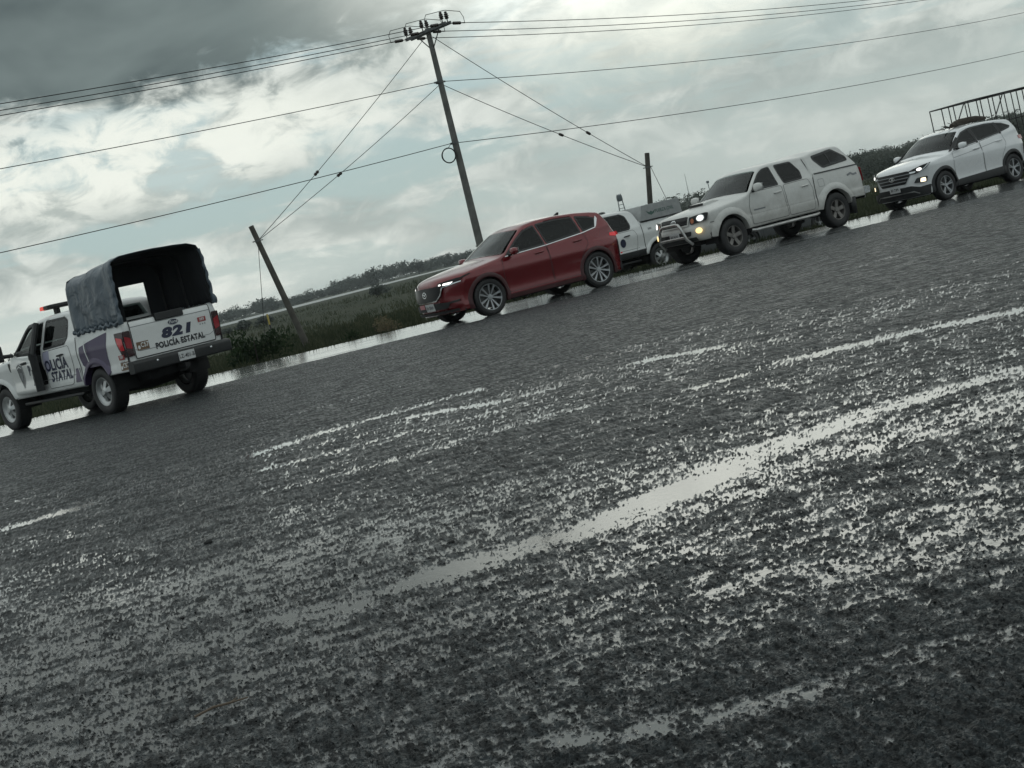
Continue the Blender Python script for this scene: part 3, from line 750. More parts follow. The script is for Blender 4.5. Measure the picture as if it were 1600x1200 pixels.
# ================================================================== VEHICLES
# local axes: x runs from the front bumper (0) to the rear (L), y < 0 is the vehicle's left side, z up
class Vehicle:
    def __init__(s, name, L, W, outline, zb, plan, sill, belt, tum, wheels, wr, root, paint, tops=(), fine=0.032, rows=38, bp=3.0):
        s.name = name; s.L = L; s.W = W / 2; s.root = root; s.zb = zb; s.bp = bp
        s.plan = smooth_table(plan); s.sill = smooth_table(sill); s.belt = belt; s.tum = tum
        s.wheels = wheels; s.wr = wr; s.paint = paint
        # resample the outline
        pts = []
        for a, b_ in zip(outline[:-1], outline[1:]):
            d = math.hypot(b_[0] - a[0], b_[1] - a[1]); n = max(1, int(d / fine))
            for k in range(n): pts.append(tuple(a[j] + (b_[j] - a[j]) * k / n for j in range(5)))
        pts.append(tuple(outline[-1]))
        # gentle smoothing of the polyline
        for _ in range(3):
            pts = [pts[0]] + [tuple(0.25 * p[j] + 0.5 * q_[j] + 0.25 * r_[j] for j in range(5)) for p, q_, r_ in zip(pts[:-2], pts[1:-1], pts[2:])] + [pts[-1]]
        s.out = pts; s.rows = rows
        itop = max(range(len(pts)), key=lambda i: pts[i][1])
        s.front = [p for p in pts[:itop]]; s.rear = [p for p in pts[itop:]][::-1]
    def off(s): return s.L / 2
    def wside(s, x, z):
        y = s.plan(x) - s.sill(z); bz = s.belt(x)
        if z > bz: y -= s.tum * (z - bz) + 0.25 * s.tum * (z - bz) ** 2
        return max(0.05, y)
    # surface maps; all return coordinates shifted so that the origin lies under the middle of the vehicle
    def side(s, sg, lift=0.0):
        return lambda x, z, o=0.0: (x - s.L / 2, sg * (s.wside(x, z) + o + lift), z)
    def _edge(s, tab, z):
        if z <= tab[0][1]: return tab[0]
        for a, b_ in zip(tab[:-1], tab[1:]):
            if a[1] <= z <= b_[1] + 1e-9:
                t = (z - a[1]) / max(1e-6, b_[1] - a[1]); return tuple(a[j] + (b_[j] - a[j]) * t for j in range(5))
        return tab[-1]
    def fmap(s, lift=0.0):
        def f(y, z, o=0.0):
            p = s._edge(s.front, z); return (p[0] + p[2] * (abs(y) / s.W) ** s.bp - o - lift - s.L / 2, y, z)
        return f
    def rmap(s, lift=0.0):
        def f(y, z, o=0.0):
            p = s._edge(s.rear, z); return (p[0] + p[2] * (abs(y) / s.W) ** s.bp + o + lift - s.L / 2, y, z)
        return f
    def patch(s, name, polys, fm, material, parent=None, lift=0.004, res=0.06, thick=0.0, smooth=40):
        if isinstance(polys, bmesh.types.BMesh): bm = cut_bm(polys, res)
        else:
            if not isinstance(polys[0][0], (tuple, list, Vector)): polys = [polys]
            bm = flat_bm(polys, res)
        c0 = next(iter(bm.verts)).co.copy(); dv = Vector(fm(c0.x, c0.y, lift + 0.01)) - Vector(fm(c0.x, c0.y, lift))
        for v in bm.verts: v.co = fm(v.co.x, v.co.y, lift)
        bm.normal_update(); tot = Vector((0, 0, 0))
        for f_ in bm.faces: tot += f_.normal * f_.calc_area()
        if tot.dot(dv) < 0: bmesh.ops.reverse_faces(bm, faces=bm.faces[:])
        me = bpy.data.meshes.new(name); bm.to_mesh(me); bm.free()
        o = link(name, me, parent or s.root, [material] if not isinstance(material, (list, tuple)) else material, smooth)
        if thick:
            so_ = o.modifiers.new('solid', 'SOLIDIFY'); so_.thickness = thick; so_.offset = 0.0
        return o
    def flip_fix(s, o, outward):
        pass
    def body(s, windows=(), topholes=(), name='body', open_top=None):
        """shell lofted from the outline; windows are side polygons cut out, topholes are (x0,x1,q) cut in the top"""
        V = []; info = []; NT_ = 9; L2 = s.L / 2
        half = []
        for (xc, zc, bow, rr, crown) in s.out:
            row = []
            x = xc + bow
            zs = max(s.zb(x) + 0.01, zc - crown - rr)
            for j in range(s.rows + 1):
                z = s.zb(x) + (zs - s.zb(x)) * j / s.rows
                xx, zz = x, z
                for wx in s.wheels:
                    d = math.hypot(x - wx, z - s.wr[1]); 
                    if abs(d - s.wr[2]) < 0.022 and d > 0.01:
                        xx = wx + (x - wx) * s.wr[2] / d; zz = s.wr[1] + (z - s.wr[1]) * s.wr[2] / d
                row.append((xx - L2, s.wside(xx, zz), zz))
            ye = s.wside(x, zs)
            r2 = min(rr, ye * 0.5)
            for k in range(1, 5):
                a = k / 4 * math.pi / 2; y = ye - r2 * (1 - math.cos(a)); z = zs + (zc - crown - zs) * math.sin(a)
                row.append((xc + bow * (y / ye if ye else 0) ** s.bp - L2, y, z))
            y0 = ye - r2
            for k in range(1, NT_):
                f = 1 - k / (NT_ - 1); y = y0 * f
                row.append((xc + bow * (y / ye) ** s.bp - L2, y, zc - crown * f * f))
            half.append(row)
        n = len(half[0]); N = len(half)
        bm = bmesh.new(); VL = {}; 
        for sg in (-1, 1):
            for i in range(N):
                for j in range(n):
                    if sg == 1 and j == n - 1: VL[(sg, i, j)] = VL[(-1, i, j)]; continue
                    p = half[i][j]; VL[(sg, i, j)] = bm.verts.new((p[0], sg * p[1], p[2]))
        for sg in (-1, 1):
            for i in range(N - 1):
                for j in range(n - 1):
                    c = [(half[i][j][k] + half[i + 1][j][k] + half[i + 1][j + 1][k] + half[i][j + 1][k]) / 4 for k in range(3)]
                    X_ = c[0] + L2; Z_ = c[2]; skip = False
                    if j < s.rows + 3:
                        for wx in s.wheels:
                            if math.hypot(X_ - wx, Z_ - s.wr[1]) < s.wr[2] - 0.003: skip = True
                        for w_ in windows:
                            if in_poly(X_, Z_, w_): skip = True
                    xc_ = (s.out[i][0] + s.out[i + 1][0]) / 2
                    for (x0, x1, qmax) in topholes:
                        if x0 < xc_ < x1 and j >= s.rows + 4:
                            ye = max(half[i][s.rows][1], 0.01)
                            if c[1] < ye * qmax: skip = True
                    if skip: continue
                    vs = [VL[(sg, i, j)], VL[(sg, i + 1, j)], VL[(sg, i + 1, j + 1)], VL[(sg, i, j + 1)]]
                    if sg == 1: vs = vs[::-1]
                    vs2 = []
                    for v in vs:
                        if v not in vs2: vs2.append(v)
                    try: bm.faces.new(vs2)
                    except Exception: pass
        bmesh.ops.remove_doubles(bm, verts=bm.verts, dist=0.0008)
        loose = [v for v in bm.verts if not v.link_faces]
        bmesh.ops.delete(bm, geom=loose, context='VERTS')
        me = bpy.data.meshes.new(name); bm.to_mesh(me); bm.free()
        o = link(name, me, s.root, [s.paint, INTERIOR], 30)
        so_ = o.modifiers.new('solid', 'SOLIDIFY'); so_.thickness = 0.014; so_.offset = -1.0; so_.material_offset = 1; so_.material_offset_rim = 0
        return o
    def top_patch(s, name, x0, x1, q0, q1, material, lift=0.006, parent=None, edge=0.0):
        """panel on the top surface between two outline positions (windshield, rear window, bonnet parts)"""
        st = [p for p in s.out if x0 <= p[0] <= x1]
        V = []; Fc = []; M = 16
        for i, p in enumerate(st):
            a = st[max(0, i - 1)]; b_ = st[min(len(st) - 1, i + 1)]
            tx, tz = b_[0] - a[0], b_[1] - a[1]; l = math.hypot(tx, tz) or 1; nx, nz = -tz / l, tx / l
            x = p[0] + p[2]; zs = p[1] - p[4] - p[3]; ye = s.wside(x, max(zs, s.zb(x) + .02)); yy = ye - min(p[3], ye * .5)
            for k in range(M + 1):
                f = q0 + (q1 - q0) * k / M; y = f * yy
                V.append((p[0] + p[2] * (abs(y) / ye) ** s.bp - s.L / 2 + nx * lift, y, p[1] - p[4] * f * f + nz * lift))
        for i in range(len(st) - 1):
            for k in range(M): Fc.append((i * (M + 1) + k, (i + 1) * (M + 1) + k, (i + 1) * (M + 1) + k + 1, i * (M + 1) + k + 1))
        b = MB(); b.add(V, Fc); me = b.mesh(name, False)
        return link(name, me, parent or s.root, [material], 40)
    def window(s, poly, sg, material, ring=0.030, name='window', rmat=None):
        g = s.patch(name, poly, s.side(sg), material, lift=0.002, res=0.12)
        s.patch('window_frame', ring_polys(poly, ring, 0.006), s.side(sg), rmat or BLACKP, parent=g, lift=0.006, res=0.15)
        return g
    def door(s, poly, sg, seam=0.008, handle=None, hm=None, name='door', lift=0.003):
        d = s.patch(name, poly, s.side(sg), s.paint, lift=lift, res=0.07)
        s.patch('door_seam', ring_polys(poly, seam * 0.5, seam * 0.5), s.side(sg), SEAM, parent=d, lift=lift + 0.002, res=0.12)
        if handle:
            hx, hz = handle; b = MB(); y = s.wside(hx, hz)
            b.tube([(hx - 0.11 - s.L / 2, sg * (y + 0.012), hz), (hx - 0.08 - s.L / 2, sg * (y + 0.035), hz + 0.004), (hx + 0.08 - s.L / 2, sg * (y + 0.035), hz + 0.012), (hx + 0.11 - s.L / 2, sg * (y + 0.012), hz + 0.012)], [0.012, 0.017, 0.017, 0.012], 8)
            b.build('handle', hm or s.paint, d)
        return d
    def arch(s, wx, sg, wid, out, material, lip=0.10, name='wheel_arch'):
        zc, Ra = s.wr[1], s.wr[2]; L2 = s.L / 2; b = MB(); V = []; Fc = []; A = []
        for k in range(61):
            a = math.radians(-32 + 244 * k / 60); x0 = wx + Ra * math.cos(a); z0 = zc + Ra * math.sin(a)
            if z0 > s.zb(x0) - 0.01: A.append(a)
        for a in A:
            ca, sa = math.cos(a), math.sin(a)
            for (rr, oo) in ((Ra - 0.004, -lip), (Ra - 0.006, out * 0.85), (Ra + 0.012, out), (Ra + wid * 0.6, out * 0.75), (Ra + wid, 0.001)):
                x, z = wx + rr * ca, zc + rr * sa; z = max(z, s.zb(x) - 0.02)
                V.append((x - L2, sg * (s.wside(x, z) + oo), z))
        for i in range(len(A) - 1):
            for j in range(4): Fc.append((i * 5 + j, i * 5 + j + 1, (i + 1) * 5 + j + 1, (i + 1) * 5 + j))
        b.add(V, Fc); return b.build(name, material, s.root, 50)
    def wheel_well(s):
        for wx in s.wheels:
            for sg in (-1, 1):
                b = MB(); R_ = s.wr[2] + 0.01; y1 = s.wside(wx, s.wr[1] + 0.1) - 0.02; y0 = y1 - 0.42
                b.lathe([(R_, sg * y1), (R_, sg * y0), (0.05, sg * y0)], 24, 'y', (wx - s.L / 2, 0, s.wr[1]), a0=math.radians(-8), a1=math.radians(188))
                b.build('wheel_well', UNDER, s.root)
    def underbody(s, x0, x1, z0, z1, ywid):
        b = MB(); b.box(x0 - s.L / 2, x1 - s.L / 2, -ywid, ywid, z0, z1); return b.build('underbody', UNDER, s.root)
    def wheel(s, wx, sg, kind, tw=0.235, track_in=0.02, parent=None, rimr=None, rm=None, steer=0.0):
        r = s.wr[0]; y = (s.wside(wx, s.wr[1] + s.wr[2] * 0.9)) - track_in
        hub = MB(); rr = rimr or r * 0.66; t2 = tw / 2
        hub.lathe([(0.0, 0.02), (rr * 0.80, 0.02), (rr * 0.80, -0.015), (0.0, -0.015)], 24, 'y')
        hub.tube([(0, 0, 0), (0, tw + 0.25, 0)], 0.05, 10)
        w_ = hub.build('wheel', mat('brake_disc', (0.10, 0.10, 0.10), 0.5, metal=0.6), parent or s.root)
        w_.location = (wx - s.L / 2, sg * (y - t2), r); w_.rotation_euler = (0, 0, (math.pi if sg > 0 else 0) + steer)
        # outer face towards -y in local axes
        tb = MB(); sh = r * 0.035
        tb.lathe([(rr * 0.99, -t2 * 0.86), (rr * 1.06, -t2 * 0.99), ((rr + r) / 2, -t2 * 1.06), (r - sh * 1.6, -t2 * 1.0), (r - sh * 0.5, -t2 * 0.88), (r - 0.004, -t2 * 0.70), (r, -t2 * 0.35), (r, t2 * 0.35), (r - 0.004, t2 * 0.70), (r - sh * 0.5, t2 * 0.88), (r - sh * 1.6, t2), ((rr + r) / 2, t2 * 1.06), (rr * 0.99, t2 * 0.86)], 44, 'y')
        for k in range(44):       # tread blocks on the shoulder
            a = 2 * math.pi * k / 44
            M = Matrix.Rotation(-a, 4, 'Y')
            for sy in (-1, 1): tb.box(r - 0.010, r + 0.004, sy * t2 * 0.62 - 0.03, sy * t2 * 0.62 + 0.03, -r * 0.045, r * 0.045, 0, M)
        tb.build('tyre', RUBBER, w_, 45)
        rb = MB()
        rb.lathe([(rr * 1.015, -t2 * 0.90), (rr * 1.0, -t2 * 0.97), (rr * 0.955, -t2 * 0.95), (rr * 0.93, -t2 * 0.70), (rr * 0.90, 0.0), (rr * 0.90, t2 * 0.9)], 44, 'y')
        yo = -t2 * 0.80
        def spoke(a, r0_, r1_, w0, w1, y0_, y1_, th=0.025):
            M = Matrix.Rotation(-a, 4, 'Y')
            vs = [(r0_, y0_, -w0), (r0_, y0_, w0), (r1_, y1_, w1), (r1_, y1_, -w1), (r0_, y0_ + th, -w0), (r0_, y0_ + th, w0), (r1_, y1_ + th, w1), (r1_, y1_ + th, -w1)]
            rb.add([tuple(M @ Vector(v)) for v in vs], [(0, 1, 2, 3), (4, 7, 6, 5), (0, 4, 5, 1), (1, 5, 6, 2), (2, 6, 7, 3), (3, 7, 4, 0)])
        if kind == 'ten':
            for k in range(5):
                for da in (-0.26, 0.26, ):
                    a = 2 * math.pi * k / 5 + da
                    spoke(a - 0.05, rr * 0.20, rr * 0.95, rr * 0.030, rr * 0.040, yo + 0.01, yo - 0.012)
                    spoke(a + 0.05, rr * 0.20, rr * 0.95, rr * 0.030, rr * 0.040, yo + 0.01, yo - 0.012)
            rb.lathe([(0.0, yo - 0.004), (rr * 0.20, yo - 0.002), (rr * 0.25, yo + 0.02)], 20, 'y')
        elif kind == 'five':
            for k in range(5):
                a = 2 * math.pi * k / 5 + 0.3
                spoke(a - 0.16, rr * 0.16, rr * 0.95, rr * 0.060, rr * 0.050, yo + 0.012, yo - 0.010)
                spoke(a + 0.10, rr * 0.16, rr * 0.95, rr * 0.040, rr * 0.060, yo + 0.012, yo - 0.010)
            rb.lathe([(0.0, yo - 0.004), (rr * 0.19, yo - 0.002), (rr * 0.24, yo + 0.02)], 20, 'y')
        elif kind == 'wide':
            for k in range(5):
                a = 2 * math.pi * k / 5 + 0.2
                spoke(a, rr * 0.18, rr * 0.95, rr * 0.17, rr * 0.20, yo + 0.02, yo - 0.004, 0.03)
            rb.lathe([(0.0, yo - 0.006), (rr * 0.22, yo - 0.004), (rr * 0.30, yo + 0.025)], 20, 'y')
        else:
            for k in range(6):
                a = 2 * math.pi * k / 6 + 0.25
                spoke(a, rr * 0.30, rr * 0.92, rr * 0.155, rr * 0.20, yo - 0.005, yo + 0.035, 0.03)
            rb.lathe([(0.0, yo - 0.035), (rr * 0.20, yo - 0.035), (rr * 0.26, yo - 0.02), (rr * 0.30, yo - 0.012), (rr * 0.36, yo + 0.0)], 24, 'y')
            rb.lathe([(rr * 0.70, yo + 0.03), (rr * 0.90, yo + 0.0), (rr * 0.95, yo - 0.01)], 36, 'y')
        rb.build('rim', rm or ALLOY, w_, 35)
        return w_
    def seats(s, xs, zseat, mat_=None, wheel_x=None, yoff=0.38):
        m_ = mat_ or INTERIOR
        for x in xs:
            for y in (-yoff, yoff):
                b = MB(); xx = x - s.L / 2
                b.prism(arc_round([(xx - 0.25, zseat), (xx + 0.25, zseat), (xx + 0.25, zseat + 0.16), (xx - 0.25, zseat + 0.18)], 0.05), y - 0.24, y + 0.24)
                b.prism(arc_round([(xx + 0.14, zseat + 0.1), (xx + 0.27, zseat + 0.1), (xx + 0.44, zseat + 0.66), (xx + 0.34, zseat + 0.68)], 0.05), y - 0.23, y + 0.23)
                b.prism(arc_round([(xx + 0.37, zseat + 0.72), (xx + 0.46, zseat + 0.72), (xx + 0.49, zseat + 0.90), (xx + 0.40, zseat + 0.91)], 0.03), y - 0.13, y + 0.13)
                b.tube([(xx + 0.41, y - 0.05, zseat + 0.6), (xx + 0.43, y - 0.05, zseat + 0.75)], 0.008); b.tube([(xx + 0.41, y + 0.05, zseat + 0.6), (xx + 0.43, y + 0.05, zseat + 0.75)], 0.008)
                b.build('seat', m_, s.root)
        if wheel_x is not None:
            b = MB(); c = Vector((wheel_x - s.L / 2, -yoff, zseat + 0.42)); pts = []
            for k in range(20):
                a = 2 * math.pi * k / 20; pts.append(c + Vector((-0.08 * math.sin(a), 0.18 * math.cos(a), 0.165 * math.sin(a))))
            b.tube(pts, 0.014, 6, closed=True); b.tube([c, c + Vector((-0.3, 0, -0.12))], 0.03, 8); b.tube([pts[0], pts[10]], 0.014, 6)
            b.build('steering_wheel', BLACKP, s.root)
    def cabin(s, x0, x1, zf, zd, xd, ywid):
        """floor, dashboard and side linings of the cabin"""
        b = MB(); L2 = s.L / 2
        b.box(x0 - L2, x1 - L2, -ywid, ywid, zf - 0.04, zf)
        b.prism([(xd - 0.55 - L2, zf), (xd - L2, zf), (xd - L2, zd - 0.12), (xd - 0.12 - L2, zd), (xd - 0.55 - L2, zd + 0.0)], -ywid, ywid)
        b.build('cabin_floor', INTERIOR, s.root)
    def mirror(s, x, z, sg, mats, w_=0.17, h=0.13, d=0.12, arm=0.10):
        y = s.wside(x, z); b = MB(); L2 = s.L / 2
        cx, cy, cz = x - L2, sg * (y + arm + w_ / 2), z + h * 0.35
        V = []; Fc = []; nu, nv = 12, 8
        for i in range(nv + 1):
            th = math.pi * i / nv
            for k in range(nu):
                a = 2 * math.pi * k / nu
                sx = abs(math.cos(a)) ** 0.6 * math.copysign(1, math.cos(a)); sz = abs(math.sin(a)) ** 0.6 * math.copysign(1, math.sin(a))
                rr = math.sin(th) ** 0.5
                V.append((cx + d * 0.5 * sx * rr - (0.04 if th < 1 else 0) * 0, cy - w_ / 2 * math.cos(th) * sg, cz + h / 2 * sz * rr))
        for i in range(nv):
            for k in range(nu): Fc.append((i * nu + k, i * nu + (k + 1) % nu, (i + 1) * nu + (k + 1) % nu, (i + 1) * nu + k))
        b.add(V, Fc, 0)
        b.tube([(cx, sg * (y - 0.02), z), (cx, sg * (y + arm + 0.04), z + 0.01)], [0.035, 0.025], 8, 1)
        o = b.build('door_mirror', mats, s.root, 50)
        g = MB(); g.box(cx + d * 0.46, cx + d * 0.5 + 0.004, cy - w_ * 0.42, cy + w_ * 0.42, cz - h * 0.40, cz + h * 0.40); g.build('mirror_glass', CHROME, o)
        return o
    def plate(s, fm, y, z, txt, w_=0.32, h=0.16, name='licence_plate', lift=0.03, parent=None, flip=1):
        p = s.patch(name, [[(y - w_ / 2, z - h / 2), (y + w_ / 2, z - h / 2), (y + w_ / 2, z + h / 2), (y - w_ / 2, z + h / 2)]], fm, PLATE, parent, lift=lift, res=0, thick=0.006, smooth=None)
        t = text_bm(txt, h * 0.62, 0.001, 0, 'CENTER', 0.82)
        for v in t.verts: v.co.x = y + flip * v.co.x; v.co.y += z - 0.005
        s.patch('plate_text', t, fm, INK, p, lift=lift + 0.007, res=0, smooth=None)
        return p
    def text(s, txt, size, fm, cx, cz, material, name='lettering', flip=1, bold=0.0, shear=0.0, sx=1.0, lift=0.006, parent=None, rot=0.0, align='CENTER'):
        t = text_bm(txt, size, bold, shear, align, sx); c_, s_ = math.cos(rot), math.sin(rot)
        for v in t.verts:
            a, b_ = v.co.x, v.co.y; v.co.x = cx + flip * (a * c_ - b_ * s_); v.co.y = cz + a * s_ + b_ * c_
        return s.patch(name, t, fm, material, parent, lift=lift, res=0.05, smooth=None)

def place(root, veh, local_xy, world_xy, yaw, z=None):
    """put a vehicle so that a local point (x from bumper, y) lies at a world ground point"""
    lx, ly = local_xy[0] - veh.L / 2, local_xy[1]
    c, s_ = math.cos(yaw), math.sin(yaw)
    X0 = world_xy[0] - (lx * c - ly * s_); Y0 = world_xy[1] - (lx * s_ + ly * c)
    root.location = (X0, Y0, z if z is not None else road_z(X0) + 0.006)
    q_ = Vector((0, 0, 1)).rotation_difference(Vector((-TILT, 0, 1)).normalized()).to_matrix() @ Matrix.Rotation(yaw, 3, 'Z')
    root.rotation_euler = q_.to_euler()

def mirror_poly(poly): return [(-a, b_) for a, b_ in poly]
def ellipse(cx, cz, rx, rz, n=20): return [(cx + rx * math.cos(2 * math.pi * k / n), cz + rz * math.sin(2 * math.pi * k / n)) for k in range(n)]

# ------------------------------------------------------------------ red crossover
def red_suv():
    root = empty('red_suv', label='dark red crossover SUV with headlights on, facing left', cat='car')
    L, W = 4.575, 1.84
    O = [(0.10, 0.22, 0.30, 0.03, 0.0), (0.03, 0.30, 0.36, 0.03, 0.0), (0.0, 0.44, 0.40, 0.03, 0.0), (0.0, 0.62, 0.42, 0.03, 0.0), (0.015, 0.78, 0.44, 0.03, 0.0), (0.05, 0.88, 0.44, 0.04, 0.01), (0.13, 0.945, 0.40, 0.05, 0.03),
         (0.30, 0.995, 0.30, 0.06, 0.05), (0.65, 1.055, 0.20, 0.06, 0.06), (1.00, 1.100, 0.16, 0.06, 0.06), (1.22, 1.125, 0.20, 0.05, 0.05), (1.34, 1.175, 0.22, 0.04, 0.04), (1.62, 1.355, 0.20, 0.04, 0.03), (1.98, 1.560, 0.15, 0.05, 0.03),
         (2.20, 1.635, 0.08, 0.06, 0.03), (2.55, 1.672, 0.02, 0.07, 0.03), (3.00, 1.675, 0.0, 0.07, 0.03), (3.5, 1.640, 0.0, 0.07, 0.03), (3.88, 1.588, -0.02, 0.07, 0.03), (4.08, 1.548, -0.05, 0.06, 0.03), (4.14, 1.50, -0.08, 0.05, 0.02),
         (4.36, 1.18, -0.16, 0.05, 0.02), (4.45, 1.07, -0.20, 0.05, 0.01), (4.53, 0.98, -0.24, 0.04, 0.0), (4.55, 0.80, -0.28, 0.03, 0.0), (4.575, 0.66, -0.30, 0.03, 0.0), (4.57, 0.46, -0.30, 0.03, 0.0), (4.50, 0.30, -0.28, 0.03, 0.0)]
    zb = lambda x: 0.235
    v = Vehicle('red_suv', L, W, O, zb,
        [(0.2, 0.70), (0.40, 0.82), (0.62, 0.885), (0.95, 0.915), (1.5, 0.905), (2.3, 0.905), (3.2, 0.91), (3.65, 0.918), (4.05, 0.90), (4.3, 0.845), (4.5, 0.76)],
        [(0.2, 0.045), (0.30, 0.025), (0.42, 0.03), (0.55, 0.028), (0.80, 0.0), (0.93, 0.012), (1.02, 0.035), (1.2, 0.055)],
        lambda x: lerp_table([(1.0, 1.02), (2.0, 1.06), (3.0, 1.12), (4.2, 1.22)], x), 0.44, (0.95, 3.65), (0.362, 0.365, 0.405), root, RED)
    fw_ = arc_round([(1.52, 1.085), (1.92, 1.36), (2.16, 1.495), (2.45, 1.555), (2.50, 1.12)], 0.04)
    rw_ = arc_round([(2.55, 1.125), (2.50, 1.56), (2.95, 1.575), (3.38, 1.545), (3.42, 1.19)], 0.04)
    qw_ = arc_round([(3.48, 1.195), (3.45, 1.54), (3.70, 1.49), (3.90, 1.42), (3.80, 1.245)], 0.035)
    wins = [fw_, rw_, qw_]
    v.body([inset_poly(p, 0.012) for p in wins], [(1.33, 1.97, 0.90), (4.16, 4.34, 0.78)])
    for sg in (-1, 1):
        for p in wins: v.window(p, sg, GL_D, 0.028)
        v.patch('window_trim', strip_polys([(1.50, 1.066), (2.5, 1.102), (3.45, 1.175), (3.80, 1.228), (3.88, 1.33), (3.93, 1.43)], 0.016), v.side(sg), CHROME, lift=0.012, res=0.1)
        v.patch('window_trim', arc_round([(3.79, 1.235), (3.835, 1.245), (3.95, 1.40), (3.93, 1.46), (3.88, 1.40)], 0.01), v.side(sg), CHROME, lift=0.012, res=0.1)
        v.door(arc_round([(1.42, 0.36), (1.36, 0.75), (1.40, 1.055), (2.50, 1.095), (2.52, 0.36)], 0.05), sg, handle=(2.30, 0.985))
        v.door(arc_round([(2.54, 0.36), (2.52, 1.10), (3.46, 1.175), (3.52, 0.95), (3.30, 0.72), (3.20, 0.36)], 0.05), sg, handle=(3.28, 1.035))
        for wx in (0.95, 3.65):
            v.arch(wx, sg, 0.075, 0.020, mat('red_cladding', (0.050, 0.012, 0.014), 0.5))
            v.wheel(wx, sg, 'ten', 0.225, 0.02, rimr=0.262)
        v.patch('sill_trim', [(1.32, 0.235), (3.28, 0.235), (3.28, 0.315), (1.32, 0.315)], v.side(sg), mat('red_cladding', (0.05, 0.012, 0.014), 0.5), lift=0.012, res=0.1)
        v.mirror(1.62, 1.085, sg, [RED, BLACKP], 0.20, 0.145, 0.13, 0.09)
        # head lamp: slim, swept round the corner
        f = 1 if sg > 0 else -1
        hl = arc_round([(f * 0.42, 0.800), (f * 0.60, 0.775), (f * 0.80, 0.800), (f * 0.885, 0.875), (f * 0.80, 0.885), (f * 0.46, 0.850)], 0.015)
        h = v.patch('headlight', hl, v.fmap(), BLACKG, lift=0.006, res=0.05)
        v.patch('lamp', arc_round([(f * 0.56, 0.790), (f * 0.70, 0.792), (f * 0.76, 0.830), (f * 0.58, 0.830)], 0.02), v.fmap(), LAMP, h, lift=0.011, res=0.04)
        v.patch('lamp', arc_round([(f * 0.47, 0.800), (f * 0.53, 0.796), (f * 0.53, 0.826), (f * 0.48, 0.828)], 0.01), v.fmap(), LAMP, h, lift=0.011, res=0.04)
        v.patch('front_side_lens', arc_round([(0.42, 0.86), (0.62, 0.905), (0.60, 0.925), (0.42, 0.89)], 0.008), v.side(sg), BLACKG, lift=0.006, res=0.06)
        v.patch('bumper_scoop', arc_round([(f * 0.40, 0.395), (f * 0.82, 0.43), (f * 0.84, 0.47), (f * 0.62, 0.455), (f * 0.40, 0.475)], 0.02), v.fmap(), BLACKP, lift=0.006, res=0.06)
        tl = arc_round([(f * 0.42, 0.975), (f * 0.80, 0.97), (f * 0.82, 1.05), (f * 0.44, 1.045)], 0.02)
        t = v.patch('tail_light', tl, v.rmap(), TAIL_ON, lift=0.008, res=0.05)
        v.patch('tail_light', arc_round([(4.10, 0.99), (4.30, 0.955), (4.30, 1.045), (4.12, 1.05)], 0.02), v.side(sg), TAIL_ON, lift=0.006, res=0.05)
        v.patch('bulb', ellipse(f * 0.74, 0.99, 0.03, 0.022, 10), v.rmap(), TAIL_HOT, t, lift=0.014, res=0)
        r_ = v.patch('rear_reflector', arc_round([(f * 0.55, 0.56), (f * 0.80, 0.57), (f * 0.80, 0.60), (f * 0.55, 0.59)], 0.01), v.rmap(), TAIL_ON, lift=0.008, res=0.05)
    # grille with silver wing frame
    g = arc_round([(-0.56, 0.775), (-0.50, 0.80), (0.50, 0.80), (0.56, 0.775), (0.50, 0.62), (0.36, 0.525), (-0.36, 0.525), (-0.50, 0.62)], 0.03)
    gr = v.patch('grille', g, v.fmap(), BLACKG, lift=0.008, res=0.05)
    v.patch('grille_wing', strip_polys([(-0.86, 0.808), (-0.62, 0.770), (-0.555, 0.755), (-0.50, 0.618), (-0.37, 0.520), (0, 0.512), (0.37, 0.520), (0.50, 0.618), (0.555, 0.755), (0.62, 0.770), (0.86, 0.808)], 0.022), v.fmap(), CHROME, gr, lift=0.018, res=0.05)
    e_ = v.patch('emblem', ring_polys(ellipse(0, 0.675, 0.078, 0.062, 24), 0.011), v.fmap(), CHROME, gr, lift=0.022, res=0)
    v.patch('emblem_wing', strip_polys([(-0.066, 0.700), (-0.03, 0.69), (0, 0.662), (0.03, 0.69), (0.066, 0.700)], 0.013), v.fmap(), CHROME, gr, lift=0.023, res=0)
    v.patch('lower_grille', arc_round([(-0.60, 0.34), (0.60, 0.34), (0.66, 0.42), (0.42, 0.475), (-0.42, 0.475), (-0.66, 0.42)], 0.03), v.fmap(), BLACKP, lift=0.006, res=0.06)
    v.patch('front_lip', arc_round([(-0.80, 0.245), (0.80, 0.245), (0.80, 0.30), (-0.80, 0.30)], 0.02), v.fmap(), BLACKP, lift=0.02, res=0.06)
    v.plate(v.fmap(), -0.10, 0.41, 'NFD 42', 0.32, 0.15, lift=0.02)
    v.patch('front_sticker', [(0.10, 0.40), (0.32, 0.40), (0.32, 0.485), (0.10, 0.485)], v.fmap(), PINKD, lift=0.018, res=0.1, smooth=None)
    v.top_patch('windshield', 1.30, 2.0, -0.95, 0.95, GL_W, 0.006)
    v.top_patch('rear_window', 4.15, 4.35, -0.82, 0.82, GL_D, 0.006)
    b = MB(); b.prism([(3.42 - L / 2, 1.655), (3.54 - L / 2, 1.645), (3.56 - L / 2, 1.70), (3.53 - L / 2, 1.71)], -0.02, 0.02); b.build('roof_antenna', BLACKG, root)
    b = MB(); b.box(1.95 - L / 2, 2.0 - L / 2, -0.11, 0.11, 1.40, 1.46); b.tube([(1.99 - L / 2, 0, 1.46), (2.06 - L / 2, 0, 1.56)], 0.012); b.build('rear_view_mirror', BLACKP, root)
